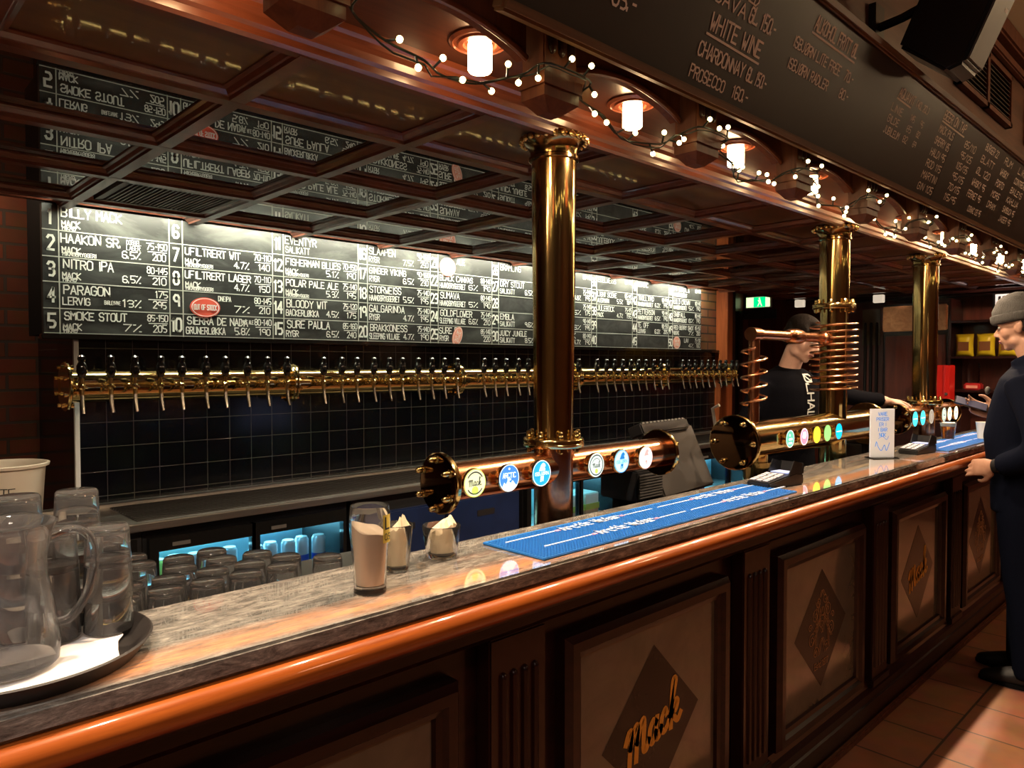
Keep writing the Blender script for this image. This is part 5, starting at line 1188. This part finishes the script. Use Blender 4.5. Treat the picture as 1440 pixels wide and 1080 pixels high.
def head(mb, M, beard=False):
    """head centred at the origin of M; +y looks forward, +z up, about 0.235 tall"""
    R3 = M.to_3x3(); q = lambda x, y, z: M @ Vector((x, y, z)); E = lambda c, r: mb.ell(q(*c), r, 24, 16, R3)
    E((0, -.012, .035), (.074, .094, .082)); E((0, .015, -.005), (.066, .078, .085)); E((0, .030, -.060), (.052, .056, .050)); E((0, .066, -.092), (.024, .020, .020))
    for s in (-1, 1):
        E((s * .038, .052, -.026), (.026, .026, .034)); E((s * .040, .018, -.070), (.022, .034, .028)); E((s * .032, .074, .020), (.024, .016, .010))
        E((s * .074, -.008, -.012), (.008, .018, .031)); E((s * .079, -.016, -.004), (.006, .016, .022))
    mb.tube([q(0, .082, .018), q(0, .096, -.006), q(0, .112, -.030)], [.009, .010, .0125], 12); E((0, .108, -.032), (.0125, .012, .010))
    for s in (-1, 1): E((s * .011, .099, -.036), (.008, .010, .008))
    E((0, .088, -.058), (.021, .010, .007)); E((0, .086, -.068), (.018, .010, .007)); E((0, .075, -.056), (.03, .02, .025))
def head_bits(M, root, skin_lip='lips', closed=False):
    q = lambda x, y, z: M @ Vector((x, y, z)); R3 = M.to_3x3()
    for s in (-1, 1):
        MB().ell(q(s * .031, .0795, .004), (.0115, .0085, .0075 if not closed else .003), 14, 8, R3).build('eye', 'foam', root)
        MB().ell(q(s * .031, .0868, .003), (.0050, .003, .0055 if not closed else .002), 10, 6, R3).build('iris', 'hair', root)
        MB().tube([q(s * .014, .093, .022), q(s * .030, .093, .027), q(s * .048, .082, .022)], [.0035, .0042, .0025], 8).build('eyebrow', 'hair', root)
    MB().tube([q(-.022, .088, -.062), q(-.008, .0965, -.060), (q(0, .0975, -.0615)), q(.008, .0965, -.060), q(.022, .088, -.062)], [.002, .0045, .0042, .0045, .002], 8).tube([q(-.019, .088, -.0655), q(0, .0965, -.069), q(.019, .088, -.0655)], [.002, .0052, .002], 8).build('lips', skin_lip, root)

class Pose:
    def __init__(s, base, F):
        s.b = Vector(base); s.F = Vector((F[0], F[1], 0)).normalized(); s.L = Vector((-s.F.y, s.F.x, 0))
    def __call__(s, l, f, u): return s.b + s.L * l + s.F * f + UZ * u

def torso(mb, P, g=0.0, lean=0.0, top=True, belly=0.0):
    Lx = P.L
    z = [.86, .95, 1.05, 1.17, 1.30, 1.40, 1.46, 1.505]
    a = [.165, .172, .160, .165, .182, .190, .170, .085]; b = [.105, .115, .105 + belly * .6, .110 + belly, .122 + belly * .5, .115, .095, .065]
    mb.tube([P(0, lean * (zz - .9) + (belly * .5 if 1.0 < zz < 1.3 else 0), zz) for zz in z], [(x + g, y + g) for x, y in zip(a, b)], 28, hint=Lx)
def legs(mb, P, g=0.0, feet=((.10, .02), (-.10, -.02)), shoes=False, z0=.07):
    for (l, f), s in zip(feet, (1, -1)):
        mb.tube([P(s * .088, 0, .93), P(s * .092, .005, .80), P((s * .09 + l) / 2, .012 + f * .4, .52), P(l, f * .8 - .01, .32), P(l, f - .01, z0)], [.098 + g, .090 + g, .062 + g, .058 + g, .044 + g], 18)
def limb(mb, pts, rs, n=16): mb.tube(smooth_line(pts, 4), [rs[0] + (rs[-1] - rs[0]) * i / (4 * (len(pts) - 1)) for i in range(4 * (len(pts) - 1) + 1)], n)
def shoe(P, l, f, root, yaw=0):
    m = MB(); q = lambda a, b, c: P(l + a + b * math.sin(yaw), f + b * math.cos(yaw), c)
    m.tube([q(0, -.085, .045), q(0, -.06, .05), q(0, .0, .055), q(0, .07, .045), q(0, .13, .034), q(0, .175, .026), q(0, .19, .024)], [(.026, .030), (.036, .046), (.042, .052), (.046, .042), (.048, .030), (.036, .022), (.012, .010)], 18, hint=P.L)
    m.tube([q(0, -.03, .05), q(0, -.035, .12)], [.046, .044], 16)
    sh_ = fuse(m, .007, 5).build('shoe', 'shoe', root, smooth=60)
    mb = MB(); n = 22; pl_ = [(.043 * math.cos(2 * PI * k / n) * (1 if math.sin(2 * PI * k / n) < .2 else .95), .05 + .145 * math.sin(2 * PI * k / n)) for k in range(n)]
    vs = [q(a, b, c) for c in (.001, .020) for a, b in pl_]; mb.add(vs, [tuple(range(n - 1, -1, -1)), tuple(range(n, 2 * n))] + [(k, (k + 1) % n, n + (k + 1) % n, n + k) for k in range(n)])
    mb.build('sole', 'black_matte', sh_)

# bartender behind the second tower
P1 = Pose((3.83, 1.83, 0), (-.25, -.97)); br = thing('person', 'bartender in a black sweater looking down, reaching along the taps behind the bar', 'person', tuple(P1.b))
Hm = Matrix.Translation(P1(.015, .085, 1.665)) @ Matrix((P1.L.cross(UZ) * 0 + P1.L * -1, P1.F, UZ)).transposed().to_4x4()
Hm = Hm @ Matrix.Rotation(.05, 4, 'Z') @ Matrix.Rotation(-.40, 4, 'X') @ Matrix.Rotation(-.16, 4, 'Y')
lsh, lel, lwr = P1(.185, .0, 1.44), Vector((4.30, 1.69, 1.345)), Vector((4.535, 1.565, 1.315))
rsh, rel, rwr = P1(-.185, .0, 1.44), P1(-.26, -.06, 1.15), P1(-.23, -.01, .89)
sk = MB(); torso(sk, P1, -.012); legs(sk, P1, -.010); sk.tube([P1(0, -.01, 1.44), P1(0, .02, 1.53), P1(.01, .055, 1.62)], [.062, .056, .056], 18); head(sk, Hm)
limb(sk, [lsh, lel, lwr], (.045, .027)); limb(sk, [rsh, rel, rwr], (.045, .027))
hd = (Vector((4.62, 1.50, 1.295)) - lwr).normalized()
hand(sk, lwr + hd * .01, hd, (-.1, -.25, -1), -1, (.45, .5, .55, .6), 1.0); hand(sk, rwr, Vector((0, 0, -1)) + P1.F * .15, P1.L, -1, (.7, .75, .8, .85), 1.0)
fuse(sk, .0055, 7).build('body', 'skin', br, smooth=80); head_bits(Hm, br, closed=True)
sw = MB(); torso(sw, P1, .014); limb(sw, [lsh, lel, lwr - hd * .03], (.062, .040)); limb(sw, [rsh, rel, rwr], (.062, .040)); sw.tube([P1(0, -.005, 1.44), P1(0, .012, 1.515)], [.10, .070], 18)
swf = fuse(sw, .011, 6); swo = swf.build('sweater', 'sweater', br, smooth=80)
tree = BVHTree.FromPolygons(swf.v, swf.f)
tl = MB(); 
def on_chest(u, v):
    o_ = P1(-.005 + v, .6, 1.475 - u); hit = tree.ray_cast(o_, -P1.F)
    return (hit[0] if hit[0] else P1(-.005 + v, .12, 1.475 - u)) + P1.F * .006
write(tl, 'ØLHALLEN', on_chest, 0, 0, .055, .0085, .62, .385); tl.build('sweater_lettering', 'print', swo, smooth=0)
lg_ = MB(); legs(lg_, P1, .012, z0=.05); lg_.tube([P1(0, 0, .80), P1(0, 0, .99)], [(.17, .115), (.178, .12)], 24, hint=P1.L); fuse(lg_, .013, 5).build('trousers', 'trousers', br, smooth=80)
shoe(P1, .10, .02, br); shoe(P1, -.10, -.02, br)
hr = MB(); R3 = Hm.to_3x3(); q = lambda x, y, z: Hm @ Vector((x, y, z))
hr.ell(q(0, -.020, .052), (.081, .098, .078), 24, 16, R3); hr.ell(q(0, -.065, .0), (.068, .052, .07), 20, 14, R3); hr.ell(q(0, .058, .088), (.056, .035, .028), 18, 12, R3)
for s in (-1, 1): hr.ell(q(s * .066, .02, .045), (.013, .042, .032), 12, 8, R3)
fuse(hr, .008, 4).build('hair', 'hair', br, smooth=80)

# customer in a beanie with a phone
P2 = Pose((4.20, .79, 0), (.06, 1)); cu_ = thing('person', 'customer in a grey beanie and dark jacket standing at the bar holding a phone', 'person', tuple(P2.b))
Hm = Matrix.Translation(P2(0, .055, 1.715)) @ Matrix((-P2.L, P2.F, UZ)).transposed().to_4x4() @ Matrix.Rotation(-.16, 4, 'X')
lsh, lel, lwr = P2(.205, -.01, 1.46), P2(.285, -.10, 1.17), P2(.235, .075, 1.055)
rsh, rel, rwr = P2(-.205, -.01, 1.46), P2(-.25, .0, 1.19), P2(-.125, .185, 1.275)
sk = MB(); torso(sk, P2, -.012, -.01); legs(sk, P2, -.012, ((.10, -.02), (-.09, .06))); sk.tube([P2(0, -.02, 1.46), P2(0, .0, 1.55), P2(0, .035, 1.65)], [.066, .060, .060], 18); head(sk, Hm)
limb(sk, [lsh, lel, lwr], (.045, .029)); limb(sk, [rsh, rel, rwr], (.045, .029))
ld = (P2(.17, .30, 1.02) - lwr).normalized(); hand(sk, lwr + ld * .01, ld, -P2.L * 1.0 + UZ * -.3, 1, (.25, .3, .38, .45), 1.08)
rd = (P2(-.055, .36, 1.335) - rwr).normalized(); hand(sk, rwr, rd, (P2.L * .9 + UZ * .55 - P2.F * .2), 1, (.42, .45, .5, .55), 1.05)
fuse(sk, .0055, 9).build('body', 'skin_dark', cu_, smooth=80); head_bits(Hm, cu_)
jk = MB(); torso(jk, P2, .040, -.01, belly=.035); limb(jk, [lsh, lel, lwr - ld * .015], (.082, .052)); limb(jk, [rsh, rel, rwr - rd * .0], (.082, .050)); jk.tube([P2(0, -.015, 1.45), P2(0, .0, 1.53), P2(0, .02, 1.575)], [.115, .088, .082], 20)
jk.tube([P2(0, .01, .82), P2(0, .01, .95)], [(.20, .15), (.205, .155)], 28, hint=P2.L)
jko = fuse(jk, .011, 6).build('jacket', 'jacket', cu_, smooth=80)
MB().ell(P2(.02, .185, 1.40), (.02, .012, .02), 10, 6).build('chest_badge', 'grey_plastic', jko)
lg_ = MB(); legs(lg_, P2, .022, ((.10, -.02), (-.09, .06)), z0=.05); lg_.tube([P2(0, 0, .78), P2(0, 0, .95)], [(.175, .12), (.182, .125)], 24, hint=P2.L); fuse(lg_, .013, 5).build('trousers', 'trousers', cu_, smooth=80)
shoe(P2, .10, -.02, cu_, .1); shoe(P2, -.09, .06, cu_, -.05)
bn = MB(); R3 = Hm.to_3x3(); q = lambda x, y, z: Hm @ Vector((x, y, z))
bn.tube([q(0, .008, .026), q(0, .004, .060), q(0, -.012, .100), q(0, -.028, .132), q(0, -.036, .150), q(0, -.040, .156)], [(.086, .108), (.088, .110), (.080, .098), (.056, .068), (.030, .036), (.008, .01)], 32, hint=-P2.L)
bno = fuse(bn, .007, 3).build('beanie', 'beanie', cu_, smooth=80)
cf = MB().tube([q(0, .009, .020), q(0, .009, .030), q(0, .006, .058), q(0, .006, .066)], [(.086, .108), (.0925, .1145), (.0935, .1155), (.088, .110)], 32, hint=-P2.L); fuse(cf, .006, 2).build('cuff', 'beanie', bno, smooth=80)
hr = MB()
for s in (-1, 1): hr.ell(q(s * .072, -.035, -.005), (.008, .030, .034), 12, 8, R3)
hr.ell(q(0, -.085, -.01), (.05, .018, .04), 16, 10, R3); fuse(hr, .006, 3).build('hair', 'hair', cu_, smooth=80)
wm = MB(); c_ = lwr + ld * .002; wm.tube([c_ - ld * .012, c_ + ld * .012], .034, 20); wm.build('wristwatch', 'black_plastic', cu_, smooth=40)
ph = thing('phone', 'slim phone held up in the hand of the customer in the beanie', 'phone', tuple(rwr + rd * .12))
pf = rd.copy(); pn = (P2.L * .35 + UZ * .9 - P2.F * .45); pn = (pn - pf * pn.dot(pf)).normalized(); ps = pf.cross(pn)
c_ = rwr + rd * .115 + (P2.L * .9 + UZ * .55 - P2.F * .2).normalized() * .034; mb = MB(); Rm = Matrix((ps, pf, pn)).transposed()
mb.box(-.037, .037, -.075, .075, -.004, .004); mb.v = [c_ + Rm @ a for a in mb.v]; mb.build('phone_body', 'black_gloss', ph, bevel=.002)
mb = MB().box(-.034, .034, -.070, .070, .0041, .0046); mb.v = [c_ + Rm @ a for a in mb.v]; mb.build('phone_screen', 'phone', ph, smooth=0)
